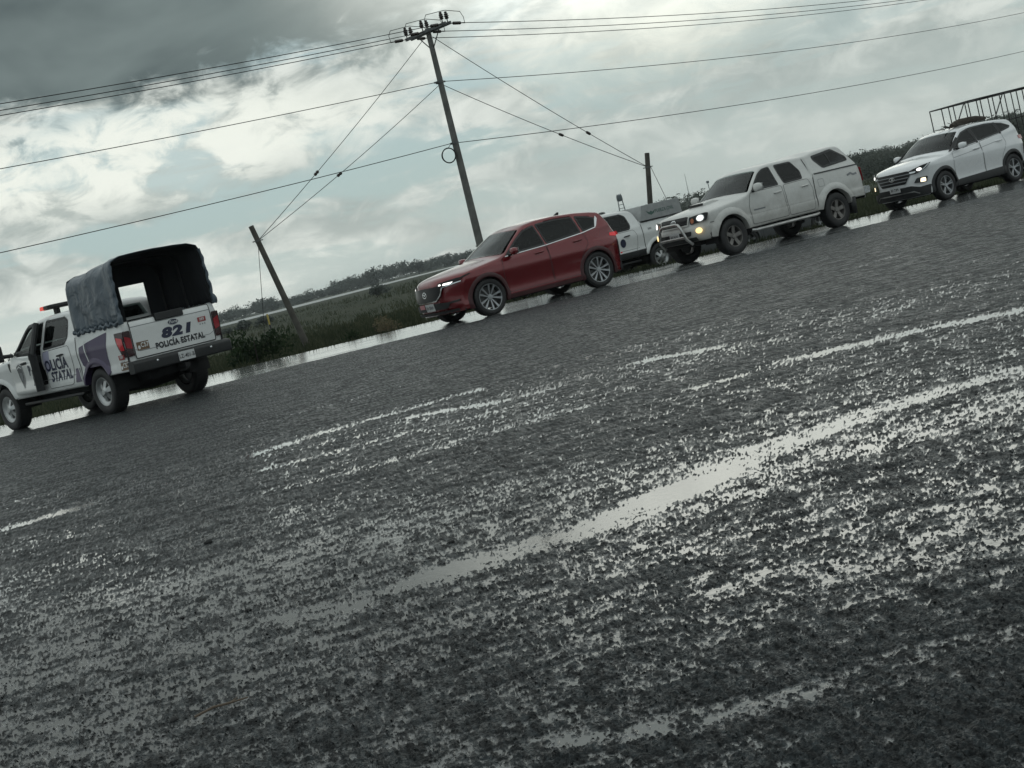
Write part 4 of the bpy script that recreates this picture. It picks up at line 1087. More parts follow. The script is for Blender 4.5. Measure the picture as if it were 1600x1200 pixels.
    v.wheel_well(); v.underbody(0.25, 4.35, 0.20, 0.36, 0.52); v.cabin(1.2, 4.1, 0.42, 1.03, 1.72, 0.80); v.seats((2.25, 3.1), 0.55, wheel_x=1.92)
    place(root, v, (0.95, -0.90), (0.02, 30.35), R(31))
    return v
red_suv()

# ------------------------------------------------------------------ white pickup with a canopy cap and bull bar
def white_pickup():
    root = empty('white_pickup_truck', label='dusty white double cab pickup with bed cap and chrome bull bar, lamps on', cat='pickup')
    L, W = 5.29, 1.895; P = WHITE_D
    O = [(0.10, 0.46, 0.24, 0.03, 0.0), (0.02, 0.52, 0.28, 0.03, 0.0), (0.0, 0.64, 0.30, 0.03, 0.0), (0.0, 0.76, 0.30, 0.03, 0.0), (0.05, 0.80, 0.28, 0.03, 0.0), (0.07, 0.98, 0.28, 0.04, 0.01), (0.12, 1.055, 0.25, 0.05, 0.03),
         (0.25, 1.10, 0.20, 0.06, 0.05), (0.70, 1.165, 0.15, 0.06, 0.06), (1.15, 1.210, 0.13, 0.06, 0.06), (1.36, 1.235, 0.15, 0.05, 0.05), (1.46, 1.285, 0.17, 0.05, 0.04), (1.75, 1.50, 0.15, 0.05, 0.03), (2.04, 1.695, 0.11, 0.06, 0.03),
         (2.22, 1.755, 0.06, 0.07, 0.03), (2.6, 1.785, 0.02, 0.08, 0.03), (3.1, 1.785, 0.0, 0.08, 0.03), (3.50, 1.775, 0.0, 0.08, 0.03), (3.64, 1.785, 0.0, 0.09, 0.04), (3.95, 1.84, 0.0, 0.07, 0.04), (4.45, 1.865, 0.0, 0.07, 0.04), (4.72, 1.855, -0.02, 0.07, 0.04), (4.80, 1.81, -0.03, 0.06, 0.03),
         (5.12, 1.36, -0.05, 0.05, 0.02), (5.17, 1.28, -0.05, 0.04, 0.01), (5.19, 1.0, -0.05, 0.03, 0.0), (5.20, 0.78, -0.06, 0.03, 0.0), (5.27, 0.74, -0.08, 0.03, 0.0), (5.29, 0.62, -0.08, 0.03, 0.0), (5.22, 0.50, -0.06, 0.03, 0.0)]
    zb = lambda x: 0.47 if x < 4.6 else 0.56
    v = Vehicle('white_pickup', L, W, O, zb,
        [(0.15, 0.78), (0.30, 0.86), (0.55, 0.905), (0.90, 0.925), (1.4, 0.91), (2.5, 0.905), (3.5, 0.905), (4.13, 0.92), (4.7, 0.91), (5.1, 0.87), (5.3, 0.80)],
        [(0.4, 0.04), (0.55, 0.012), (0.72, 0.0), (0.76, 0.016), (0.95, 0.014), (1.15, 0.03), (1.28, 0.05), (1.4, 0.06)],
        lambda x: 1.22 if x < 3.6 else 1.30, 0.34, (0.90, 4.135), (0.388, 0.40, 0.47), root, P)
    fw_ = arc_round([(1.70, 1.245), (1.93, 1.45), (2.10, 1.585), (2.28, 1.665), (2.50, 1.685), (2.53, 1.245)], 0.05)
    rw_ = arc_round([(2.70, 1.245), (2.66, 1.69), (3.18, 1.69), (3.33, 1.44), (3.29, 1.26)], 0.05)
    cw_ = arc_round([(4.00, 1.385), (3.82, 1.62), (3.82, 1.70), (4.50, 1.765), (4.84, 1.535), (4.86, 1.44)], 0.05)
    v.body([inset_poly(p, 0.015) for p in (fw_, rw_, cw_)], [(1.47, 2.02, 0.90), (4.84, 5.06, 0.80)])
    for sg in (-1, 1):
        f = 1 if sg > 0 else -1
        v.window(fw_, sg, GL_S, 0.028); v.window(rw_, sg, GL_D, 0.028)
        g = v.window(cw_, sg, GL_D, 0.045)
        v.patch('window_divider', strip_polys([(4.30, 1.42), (4.26, 1.71)], 0.035), v.side(sg), BLACKP, g, lift=0.009, res=0.1)
        v.door(arc_round([(1.52, 0.53), (1.50, 0.95), (1.62, 1.215), (2.58, 1.22), (2.62, 0.53)], 0.05), sg, handle=(2.42, 1.085))
        v.door(arc_round([(2.66, 0.53), (2.64, 1.22), (3.42, 1.235), (3.50, 1.0), (3.46, 0.53)], 0.06), sg, handle=(3.28, 1.085))
        v.patch('side_moulding', [(1.54, 0.755), (3.46, 0.755), (3.46, 0.80), (1.54, 0.80)], v.side(sg), P, lift=0.012, res=0.1)
        v.patch('badge', strip_polys([(1.62, 0.83), (1.95, 0.83)], 0.03), v.side(sg), GREYD, lift=0.008, res=0.1)
        v.patch('bed_seam', strip_polys([(3.555, 0.56), (3.56, 1.0), (3.60, 1.30), (3.54, 1.70)], 0.022), v.side(sg), SEAM, lift=0.005, res=0.1)
        v.patch('cap_seal', strip_polys([(3.60, 1.295), (5.12, 1.295)], 0.028), v.side(sg), BLACKP, lift=0.010, res=0.1)
        v.patch('fuel_door', ring_polys(arc_round([(3.70, 0.98), (3.88, 0.98), (3.88, 1.16), (3.70, 1.16)], 0.04), 0.008), v.side(sg), GREYD, lift=0.005, res=0.1)
        v.patch('bed_decal', strip_polys([(4.66, 1.10), (4.78, 1.13), (4.86, 1.09), (4.98, 1.10)], 0.045), v.side(sg), GREYD, lift=0.006, res=0.1)
        for wx in (0.90, 4.135):
            v.arch(wx, sg, 0.145, 0.045, P); v.wheel(wx, sg, 'wide', 0.255, 0.0, rimr=0.225, rm=ALLOY_D)
        v.mirror(1.72, 1.235, sg, [P, BLACKP], 0.22, 0.185, 0.14, 0.08)
        b = MB(); y = sg * 0.90; b.tube([(1.45 - L / 2, y * 0.96, 0.42), (1.55 - L / 2, y, 0.40), (3.45 - L / 2, y, 0.40), (3.55 - L / 2, y * 0.96, 0.42)], 0.038, 10)
        for xx in (1.8, 3.2): b.tube([(xx - L / 2, y, 0.40), (xx - L / 2, y * 0.7, 0.46)], 0.02)
        b.build('side_step', SATIN, root)
        v.patch('mud_flap', [(4.60, 0.22), (4.66, 0.22), (4.66, 0.60), (4.60, 0.60)], v.side(sg), BLACKP, lift=-0.03, res=0, thick=0.25)
        hl = arc_round([(f * 0.50, 0.835), (f * 0.86, 0.875), (f * 0.895, 1.02), (f * 0.82, 1.035), (f * 0.47, 0.995)], 0.03)
        h = v.patch('headlight', hl, v.fmap(), BLACKG, lift=0.006, res=0.05)
        v.patch('lamp', ellipse(f * 0.735, 0.94, 0.072, 0.062, 16), v.fmap(), LAMP, h, lift=0.012, res=0.04)
        v.patch('indicator', ellipse(f * 0.555, 0.91, 0.042, 0.055, 14), v.fmap(), AMBER, h, lift=0.012, res=0.04)
        v.patch('lamp_bezel', ring_polys(ellipse(f * 0.735, 0.94, 0.085, 0.075, 16), 0.016), v.fmap(), CHROME, h, lift=0.013, res=0.05)
        v.patch('fog_lamp', ellipse(f * 0.70, 0.685, 0.072, 0.062, 16), v.fmap(), FOG, lift=0.008, res=0.04)
        v.patch('bumper_seam', strip_polys([(0.34, 0.80), (0.62, 0.80)], 0.012), v.side(sg), SEAM, lift=0.004, res=0.1)
        v.patch('tail_light', arc_round([(f * 0.72, 0.90), (f * 0.87, 0.90), (f * 0.87, 1.22), (f * 0.72, 1.22)], 0.02), v.rmap(), TAIL, lift=0.012, res=0.06)
    g = v.patch('grille', arc_round([(-0.42, 0.835), (0.42, 0.835), (0.47, 1.02), (0.40, 1.045), (-0.40, 1.045), (-0.47, 1.02)], 0.03), v.fmap(), BLACKG, lift=0.006, res=0.05)
    v.patch('grille_surround', ring_polys(arc_round([(-0.44, 0.82), (0.44, 0.82), (0.49, 1.02), (0.42, 1.055), (-0.42, 1.055), (-0.49, 1.02)], 0.03), 0.03), v.fmap(), P, g, lift=0.014, res=0.05)
    for z in (0.89, 0.96): v.patch('grille_bar', strip_polys([(-0.43, z), (0.43, z)], 0.014), v.fmap(), BLACKP, g, lift=0.014, res=0.06)
    v.patch('emblem', ring_polys(ellipse(0, 0.945, 0.085, 0.058, 20), 0.013), v.fmap(), CHROME, g, lift=0.02, res=0)
    v.patch('emblem_oval', ring_polys(ellipse(0, 0.955, 0.034, 0.045, 16), 0.010), v.fmap(), CHROME, g, lift=0.021, res=0)
    v.patch('bumper_intake', arc_round([(-0.50, 0.60), (0.50, 0.60), (0.53, 0.70), (-0.53, 0.70)], 0.03), v.fmap(), BLACKP, lift=0.006, res=0.06)
    v.plate(v.fmap(), -0.02, 0.655, 'VLH 96', 0.32, 0.15, lift=0.02)
    # hood scoop
    b = MB(); x0 = 0.78 - L / 2
    b.prism([(x0, 1.165), (x0 + 0.04, 1.235), (x0 + 0.30, 1.255), (x0 + 0.62, 1.215), (x0 + 0.62, 1.18)], -0.26, 0.26)
    sc_ = b.build('bonnet_scoop', P, root, bevel=0.015)
    b = MB(); b.box(x0 - 0.004, x0 + 0.02, -0.23, 0.23, 1.185, 1.235); b.build('scoop_opening', BLACKP, sc_)
    # bull bar
    b = MB(); xf = -0.08 - L / 2
    pts = [(xf + 0.16, -0.46, 0.42), (xf + 0.03, -0.44, 0.55), (xf, -0.36, 0.80), (xf + 0.005, -0.28, 0.885), (xf + 0.005, -0.20, 0.905), (xf, 0.20, 0.905), (xf + 0.005, 0.28, 0.885), (xf, 0.36, 0.80), (xf + 0.03, 0.44, 0.55), (xf + 0.16, 0.46, 0.42)]
    b.tube(pts, 0.034, 10); b.tube([(xf + 0.02, -0.42, 0.60), (xf + 0.02, 0.42, 0.60)], 0.026, 10)
    b.build('bull_bar', SATIN, root, 50)
    v.patch('skid_plate', arc_round([(-0.62, 0.47), (0.62, 0.47), (0.62, 0.56), (-0.62, 0.56)], 0.02), v.fmap(), BLACKP, lift=0.012, res=0.06)
    v.top_patch('windshield', 1.44, 2.05, -0.95, 0.95, GL_W, 0.006)
    v.top_patch('rear_window', 4.83, 5.08, -0.85, 0.85, GL_D, 0.006)
    b = MB()
    b.prism(arc_round([(5.14 - L / 2, 0.60), (5.33 - L / 2, 0.60), (5.33 - L / 2, 0.76), (5.14 - L / 2, 0.76)], 0.03), -0.86, 0.86); b.build('rear_bumper', CHROME, root)
    v.plate(v.rmap(), 0.0, 0.69, 'VLH 96', 0.32, 0.12, lift=0.06, flip=-1, name='rear_licence_plate')
    b = MB(); b.box(2.0 - L / 2, 2.05 - L / 2, -0.12, 0.12, 1.53, 1.59); b.tube([(2.04 - L / 2, 0, 1.59), (2.10 - L / 2, 0, 1.69)], 0.012); b.build('rear_view_mirror', BLACKP, root)
    v.wheel_well(); v.underbody(0.3, 5.0, 0.36, 0.56, 0.45); v.cabin(1.3, 3.5, 0.55, 1.14, 1.85, 0.80); v.seats((2.2, 3.0), 0.68, wheel_x=1.98)
    b = MB(); b.box(3.50 - L / 2, 3.54 - L / 2, -0.78, 0.78, 0.55, 1.25); b.build('cab_rear_wall', INTERIOR, root)
    place(root, v, (0.90, -0.93), (5.26, 32.1), R(33)); root.scale = (0.97,) * 3
    return v
white_pickup()

# ------------------------------------------------------------------ white crossover
def white_suv():
    root = empty('white_suv', label='white compact SUV with black cladding and a load on its roof, at the right edge', cat='car')
    L, W = 4.27, 1.78; P = WHITE_C
    O = [(0.10, 0.22, 0.26, 0.03, 0.0), (0.03, 0.30, 0.32, 0.03, 0.0), (0.0, 0.44, 0.36, 0.03, 0.0), (0.0, 0.66, 0.38, 0.03, 0.0), (0.02, 0.80, 0.38, 0.03, 0.0), (0.06, 0.90, 0.36, 0.04, 0.01), (0.14, 0.965, 0.32, 0.05, 0.03),
         (0.30, 1.01, 0.25, 0.06, 0.05), (0.60, 1.06, 0.18, 0.06, 0.06), (0.92, 1.095, 0.15, 0.06, 0.06), (1.06, 1.115, 0.18, 0.05, 0.05), (1.16, 1.165, 0.20, 0.04, 0.04), (1.48, 1.37, 0.17, 0.04, 0.03), (1.80, 1.535, 0.12, 0.05, 0.03),
         (2.00, 1.592, 0.06, 0.06, 0.03), (2.4, 1.625, 0.01, 0.07, 0.03), (2.9, 1.625, 0.0, 0.07, 0.03), (3.4, 1.595, 0.0, 0.07, 0.03), (3.72, 1.555, -0.03, 0.06, 0.03), (3.80, 1.51, -0.06, 0.05, 0.02),
         (4.02, 1.16, -0.14, 0.05, 0.02), (4.10, 1.06, -0.18, 0.05, 0.01), (4.19, 0.98, -0.22, 0.04, 0.0), (4.22, 0.80, -0.26, 0.03, 0.0), (4.26, 0.68, -0.28, 0.03, 0.0), (4.26, 0.48, -0.28, 0.03, 0.0), (4.18, 0.32, -0.26, 0.03, 0.0)]
    zb = lambda x: 0.25
    v = Vehicle('white_suv', L, W, O, zb,
        [(0.18, 0.68), (0.36, 0.79), (0.55, 0.85), (0.85, 0.885), (1.4, 0.875), (2.2, 0.875), (3.0, 0.88), (3.44, 0.888), (3.8, 0.87), (4.0, 0.82), (4.2, 0.74)],
        [(0.2, 0.05), (0.32, 0.02), (0.48, 0.035), (0.60, 0.028), (0.86, 0.0), (0.95, 0.014), (1.05, 0.035), (1.2, 0.055)],
        lambda x: lerp_table([(1.0, 1.02), (2.0, 1.08), (3.0, 1.17), (4.0, 1.27)], x), 0.42, (0.85, 3.44), (0.336, 0.34, 0.385), root, P)
    fw_ = arc_round([(1.36, 1.095), (1.72, 1.335), (1.95, 1.46), (2.24, 1.52), (2.30, 1.165)], 0.04)
    rw_ = arc_round([(2.35, 1.172), (2.30, 1.525), (2.85, 1.535), (3.15, 1.51), (3.18, 1.252)], 0.04)
    qw_ = arc_round([(3.23, 1.26), (3.20, 1.505), (3.42, 1.465), (3.66, 1.36), (3.60, 1.32)], 0.03)
    v.body([inset_poly(p, 0.012) for p in (fw_, rw_, qw_)], [(1.17, 1.79, 0.90), (3.82, 4.0, 0.78)])
    for sg in (-1, 1):
        f = 1 if sg > 0 else -1
        for p in (fw_, rw_, qw_): v.window(p, sg, GL_D, 0.03)
        v.patch('pillar_trim', arc_round([(1.16, 1.075), (1.36, 1.09), (1.75, 1.35), (1.70, 1.385)], 0.01), v.side(sg), BLACKG, lift=0.005, res=0.1)
        for q0, q1 in (((2.24, 1.16), (2.24, 1.52)), ((3.15, 1.24), (3.14, 1.51))): v.patch('pillar_trim', strip_polys([(q0[0] + 0.05, q0[1]), (q1[0] + 0.04, q1[1])], 0.075), v.side(sg), BLACKG, lift=0.004, res=0.1)
        v.door(arc_round([(1.28, 0.36), (1.22, 0.75), (1.26, 1.065), (2.32, 1.14), (2.36, 0.36)], 0.05), sg, handle=(2.14, 1.00))
        v.door(arc_round([(2.38, 0.36), (2.34, 1.145), (3.20, 1.235), (3.28, 0.98), (3.08, 0.72), (2.98, 0.36)], 0.05), sg, handle=(3.04, 1.06))
        v.patch('body_crease_shade', strip_polys([(1.25, 0.915), (2.2, 0.985), (3.1, 1.075)], 0.010), v.side(sg), GREYD, lift=0.006, res=0.1)  # grey strip paints the shade line of the door crease
        for wx in (0.85, 3.44):
            v.arch(wx, sg, 0.070, 0.022, BLACKP); v.wheel(wx, sg, 'five', 0.215, 0.015, rimr=0.222)
        v.patch('sill_cladding', arc_round([(1.10, 0.25), (3.15, 0.25), (3.10, 0.44), (1.35, 0.40), (1.18, 0.36)], 0.02), v.side(sg), BLACKP, lift=0.014, res=0.08)
        v.mirror(1.50, 1.105, sg, [P, BLACKP], 0.20, 0.15, 0.13, 0.085)
        hl = arc_round([(f * 0.44, 0.775), (f * 0.62, 0.76), (f * 0.80, 0.845), (f * 0.875, 0.955), (f * 0.74, 0.93), (f * 0.45, 0.845)], 0.02)
        h = v.patch('headlight', hl, v.fmap(), BLACKG, lift=0.006, res=0.05)
        v.patch('lamp', ellipse(f * 0.68, 0.845, 0.050, 0.036, 14), v.fmap(), LAMP, h, lift=0.012, res=0.04)
        v.patch('lamp_reflector', arc_round([(f * 0.47, 0.785), (f * 0.60, 0.785), (f * 0.62, 0.82), (f * 0.48, 0.825)], 0.01), v.fmap(), LAMP_DIM, h, lift=0.011, res=0.04)
        v.patch('running_light', strip_polys([(f * 0.72, 0.815), (f * 0.79, 0.865), (f * 0.84, 0.935)], 0.016), v.fmap(), LAMP_DIM, h, lift=0.013, res=0.04)
        v.patch('fog_pod', arc_round([(f * 0.55, 0.55), (f * 0.80, 0.53), (f * 0.82, 0.66), (f * 0.62, 0.655)], 0.03), v.fmap(), BLACKP, lift=0.006, res=0.05)
        v.patch('fog_lamp', arc_round([(f * 0.685, 0.548), (f * 0.785, 0.542), (f * 0.785, 0.635), (f * 0.70, 0.635)], 0.02), v.fmap(), FOGW, lift=0.013, res=0.04)
        v.patch('tail_light', arc_round([(3.82, 1.00), (4.04, 0.98), (4.00, 1.09), (3.80, 1.085)], 0.02), v.side(sg), TAIL, lift=0.007, res=0.05)
        v.patch('tail_light', arc_round([(f * 0.40, 0.95), (f * 0.78, 0.95), (f * 0.78, 1.06), (f * 0.45, 1.06)], 0.02), v.rmap(), TAIL, lift=0.008, res=0.05)
    g = v.patch('grille', arc_round([(-0.44, 0.86), (0.44, 0.86), (0.52, 0.80), (0.36, 0.575), (-0.36, 0.575), (-0.52, 0.80)], 0.03), v.fmap(), BLACKG, lift=0.008, res=0.05)
    for z, wd in ((0.64, 0.38), (0.715, 0.44), (0.79, 0.48)): v.patch('grille_bar', strip_polys([(-wd, z), (wd, z)], 0.020), v.fmap(), GREYD, g, lift=0.016, res=0.06)
    v.patch('emblem', ring_polys(ellipse(0, 0.735, 0.085, 0.05, 20), 0.012), v.fmap(), CHROME, g, lift=0.022, res=0)
    v.text('H', 0.085, v.fmap(), 0, 0.735, CHROME, 'emblem_letter', flip=-1, bold=0.003, shear=0.3, lift=0.023, parent=g)
    v.patch('lower_bumper', arc_round([(-0.82, 0.235), (0.82, 0.235), (0.86, 0.46), (0.66, 0.44), (0.48, 0.50), (-0.48, 0.50), (-0.66, 0.44), (-0.86, 0.46)], 0.03), v.fmap(), BLACKP, lift=0.006, res=0.06)
    v.patch('skid_trim', strip_polys([(-0.62, 0.30), (-0.52, 0.36), (0.52, 0.36), (0.62, 0.30)], 0.025), v.fmap(), SATIN, lift=0.016, res=0.06)
    v.plate(v.fmap(), -0.04, 0.485, 'PRT 58', 0.31, 0.145, lift=0.025)
    v.top_patch('windshield', 1.13, 1.82, -0.97, 0.97, GL_W, 0.006)
    v.top_patch('rear_window', 3.81, 4.01, -0.82, 0.82, GL_D, 0.006)
    v.wheel_well(); v.underbody(0.25, 4.05, 0.20, 0.36, 0.5); v.cabin(1.05, 3.8, 0.42, 1.02, 1.55, 0.76); v.seats((2.05, 2.9), 0.55, wheel_x=1.75)
    place(root, v, (0.85, -0.885), (10.70, 34.9), R(34)); root.scale = (0.97,) * 3
    # load lashed to the roof: a top-level thing that rests on it
    M = root.matrix_basis
    rl = empty('roof_load', root.location + Vector((0, 0, 1.55)), R(34), 'dark bundle of branches and sacking lying on the white SUV roof', 'load')
    rr = random.Random(9); b = MB(); pts = []; rad = []
    for k in range(9):
        t = k / 8; pts.append((0.0 + 1.15 * t, -0.30 + 0.1 * math.sin(t * 5), 0.045 + 0.05 * math.sin(t * 3.14) + 0.012 * rr.random())); rad.append(0.03 + 0.05 * math.sin(0.25 + t * 2.7))
    b.tube(pts, rad, 9); b.build('sack', mat('sacking', (0.045, 0.036, 0.028), 0.9, var=0.35, vscale=18, bump=0.5, bscale=25), rl, 60)
    b = MB()
    for k in range(9):
        a = rr.uniform(-0.5, 0.5); x0 = rr.uniform(-0.05, 0.5); y0 = rr.uniform(-0.5, 0.0); ln = rr.uniform(0.15, 0.35)
        p0 = Vector((x0, y0, 0.02)); p1 = p0 + Vector((-math.cos(a) * ln, math.sin(a) * ln, rr.uniform(0.02, 0.14)))
        b.tube([p0, p0.lerp(p1, 0.5) + Vector((0, 0, rr.uniform(-0.01, 0.04))), p1], [0.014, 0.011, 0.005], 5)
    b.build('branch', BARK, rl)
    return v
white_suv()

# ------------------------------------------------------------------ full-size pickups
GL_P = glass('police_glass', (0.50, 0.56, 0.55), refl=0.8)
def big_pickup(root, P, police):
    L, W = 5.885, 2.03
    O = [(0.12, 0.52, 0.20, 0.03, 0.0), (0.02, 0.58, 0.24, 0.03, 0.0), (0.0, 0.72, 0.25, 0.03, 0.0), (0.0, 1.02, 0.25, 0.03, 0.0), (0.04, 1.16, 0.24, 0.05, 0.02), (0.14, 1.235, 0.20, 0.06, 0.04),
         (0.45, 1.285, 0.14, 0.07, 0.05), (1.0, 1.325, 0.10, 0.07, 0.05), (1.45, 1.355, 0.11, 0.06, 0.04), (1.60, 1.385, 0.13, 0.05, 0.04), (1.72, 1.46, 0.14, 0.05, 0.04), (2.02, 1.695, 0.13, 0.05, 0.03), (2.28, 1.870, 0.10, 0.06, 0.03),
         (2.46, 1.925, 0.06, 0.08, 0.03), (2.9, 1.955, 0.01, 0.08, 0.03), (3.4, 1.955, 0.0, 0.08, 0.03), (3.82, 1.93, 0.0, 0.08, 0.03), (3.96, 1.89, 0.0, 0.07, 0.02), (4.04, 1.80, 0.0, 0.06, 0.01), (4.10, 1.54, 0.0, 0.03, 0.0), (4.12, 1.475, 0.0, 0.02, 0.0), (4.17, 1.465, 0.0, 0.02, 0.0),
         (4.9, 1.475, 0.0, 0.02, 0.0), (5.66, 1.490, -0.02, 0.02, 0.0), (5.735, 1.485, -0.03, 0.02, 0.0), (5.755, 1.42, -0.03, 0.02, 0.0), (5.745, 1.1, -0.03, 0.02, 0.0), (5.75, 0.90, -0.04, 0.02, 0.0), (5.75, 0.82, -0.05, 0.02, 0.0), (5.73, 0.62, -0.05, 0.02, 0.0)]
    zb = lambda x: 0.56 if x < 4.9 else 0.66
    v = Vehicle('big_pickup', L, W, O, zb,
        [(0.15, 0.90), (0.35, 0.965), (0.94, 1.005), (1.5, 0.985), (2.5, 0.98), (3.6, 0.98), (4.12, 0.985), (4.63, 1.0), (5.2, 0.99), (5.6, 0.98), (5.75, 0.955)],
        [(0.5, 0.05), (0.62, 0.012), (0.75, 0.010), (0.82, 0.022), (1.0, 0.012), (1.16, 0.0), (1.28, 0.018), (1.38, 0.035), (1.5, 0.05)],
        lambda x: 1.38 if x < 4.1 else 1.45, 0.36, (0.94, 4.63), (0.405, 0.43, 0.49), root, P)
    fw_ = arc_round([(1.80, 1.37), (2.08, 1.58), (2.32, 1.755), (2.48, 1.825), (2.76, 1.84), (2.76, 1.335), (2.26, 1.335), (2.12, 1.37)], 0.04)
    rw_ = arc_round([(2.88, 1.345), (2.86, 1.845), (3.60, 1.835), (3.74, 1.75), (3.78, 1.47), (3.70, 1.36)], 0.05)
    fdoor = arc_round([(1.60, 0.64), (1.57, 1.0), (1.66, 1.34), (2.80, 1.30), (2.81, 0.64)], 0.05)
    cut = [inset_poly(rw_, 0.015)]
    if police:
        # only the left front doorway is open; the cut is made on both sides and the right one is closed again by its door
        cut.append([(1.68, 0.72), (1.68, 1.32), (2.08, 1.58), (2.32, 1.755), (2.48, 1.825), (2.76, 1.84), (2.78, 0.72)])
    else: cut.append(inset_poly(fw_, 0.015))
    v.body(cut, [(1.74, 2.26, 0.92), (4.045, 4.095, 0.62), (4.20, 5.68, 0.93)])
    for sg in (-1, 1):
        f = 1 if sg > 0 else -1
        if not (police and sg < 0):
            v.window(fw_, sg, GL_D if not police else GL_P, 0.03); v.door(fdoor, sg, handle=(2.62, 1.18), hm=BLACKP)
        v.window(rw_, sg, GL_P if police else GL_D, 0.03)
        v.door(arc_round([(2.84, 0.64), (2.83, 1.31), (3.82, 1.33), (3.90, 1.15), (3.86, 0.90), (3.74, 0.64)], 0.06), sg, handle=(3.52, 1.185), hm=BLACKP)
        v.patch('bed_seam', strip_polys([(4.115, 0.62), (4.115, 1.42)], 0.020), v.side(sg), SEAM, lift=0.005, res=0.1)
        v.patch('body_crease_shade', strip_polys([(1.75, 0.815), (3.05, 0.80), (3.9, 0.80)], 0.012), v.side(sg), GREYD, lift=0.007, res=0.1)  # shade along the pressed crease, painted as a thin grey strip
        for wx in (0.94, 4.63):
            v.arch(wx, sg, 0.095, 0.028, (PURPLE if (police and wx > 3) else P)); v.wheel(wx, sg, 'steel', 0.27, 0.03, rimr=0.250, rm=STEELW)
        v.mirror(1.98, 1.36, sg, [BLACKP, BLACKP], 0.24, 0.26, 0.14, 0.12) if not (police and sg < 0) else None
        h = v.patch('headlight', arc_round([(f * 0.62, 0.95), (f * 0.93, 0.95), (f * 0.94, 1.15), (f * 0.62, 1.15)], 0.04), v.fmap(), BLACKG, lift=0.008, res=0.06)
        v.patch('lamp', arc_round([(f * 0.66, 1.0), (f * 0.82, 1.0), (f * 0.82, 1.11), (f * 0.66, 1.11)], 0.02), v.fmap(), LAMP_DIM, h, lift=0.014, res=0.06)
        b = MB(); y = sg * 0.93; b.box(1.6 - L / 2, 3.9 - L / 2, min(y, y - sg * 0.14), max(y, y - sg * 0.14), 0.42, 0.47); b.build('running_board', BLACKP, root, bevel=0.015)
    g = v.patch('grille', arc_round([(-0.56, 0.86), (0.56, 0.86), (0.56, 1.15), (-0.56, 1.15)], 0.05), v.fmap(), BLACKG, lift=0.008, res=0.06)
    for z in (0.93, 1.0, 1.07): v.patch('grille_bar', strip_polys([(-0.54, z), (0.54, z)], 0.02), v.fmap(), GREYD, g, lift=0.016, res=0.1)
    v.patch('front_bumper', arc_round([(-0.90, 0.56), (0.90, 0.56), (0.90, 0.76), (-0.90, 0.76)], 0.04), v.fmap(), BLACKP, lift=0.03, res=0.08)
    v.top_patch('windshield', 1.70, 2.30, -0.96, 0.96, GL_W, 0.006)
    v.top_patch('rear_window', 4.03, 4.10, -0.70, 0.70, GL_P if police else GL_D, 0.006)
    # cargo bed
    b = MB(); b.box(4.16 - L / 2, 5.70 - L / 2, -0.84, 0.84, 0.86, 0.90); b.box(4.16 - L / 2, 4.19 - L / 2, -0.88, 0.88, 0.90, 1.38)
    for sg in (-1, 1): b.box(4.17 - L / 2, 5.70 - L / 2, min(sg * 0.86, sg * 0.90), max(sg * 0.86, sg * 0.90), 0.88, 1.38)
    b.build('cargo_bed', UNDER, root)
    v.wheel_well(); v.underbody(0.3, 5.5, 0.44, 0.64, 0.48); v.cabin(1.5, 4.0, 0.66, 1.28, 2.1, 0.86); v.seats((2.55, 3.3), 0.80, wheel_x=2.32, yoff=0.42)
    b = MB(); b.lathe([(0.0, -0.55), (0.12, -0.52), (0.16, 0), (0.12, 0.52), (0, 0.55)], 14, 'y', (4.63 - L / 2, 0, 0.42)); b.tube([(4.63 - L / 2, -0.8, 0.405), (4.63 - L / 2, 0.8, 0.405)], 0.045, 8); b.build('rear_axle', UNDER, root)
    b = MB(); b.lathe([(0.0, 0.0), (0.36, 0.0), (0.40, 0.06), (0.40, 0.18), (0.3, 0.22), (0.0, 0.22)], 24, 'z', (5.25 - L / 2, 0, 0.46)); b.build('spare_tyre', RUBBER, root)
    b = MB(); b.prism(arc_round([(5.70 - L / 2, 0.60), (5.89 - L / 2, 0.60), (5.90 - L / 2, 0.78), (5.84 - L / 2, 0.815), (5.70 - L / 2, 0.815)], 0.03), -0.98, 0.98); bp_ = b.build('rear_bumper', BLACKP, root, bevel=0.012)
    b = MB(); b.box(5.70 - L / 2, 5.76 - L / 2, -0.06, 0.06, 0.46, 0.62); b.box(5.70 - L / 2, 5.95 - L / 2, -0.05, 0.05, 0.50, 0.58); b.build('tow_hitch', UNDER, root)
    return v, fdoor, fw_

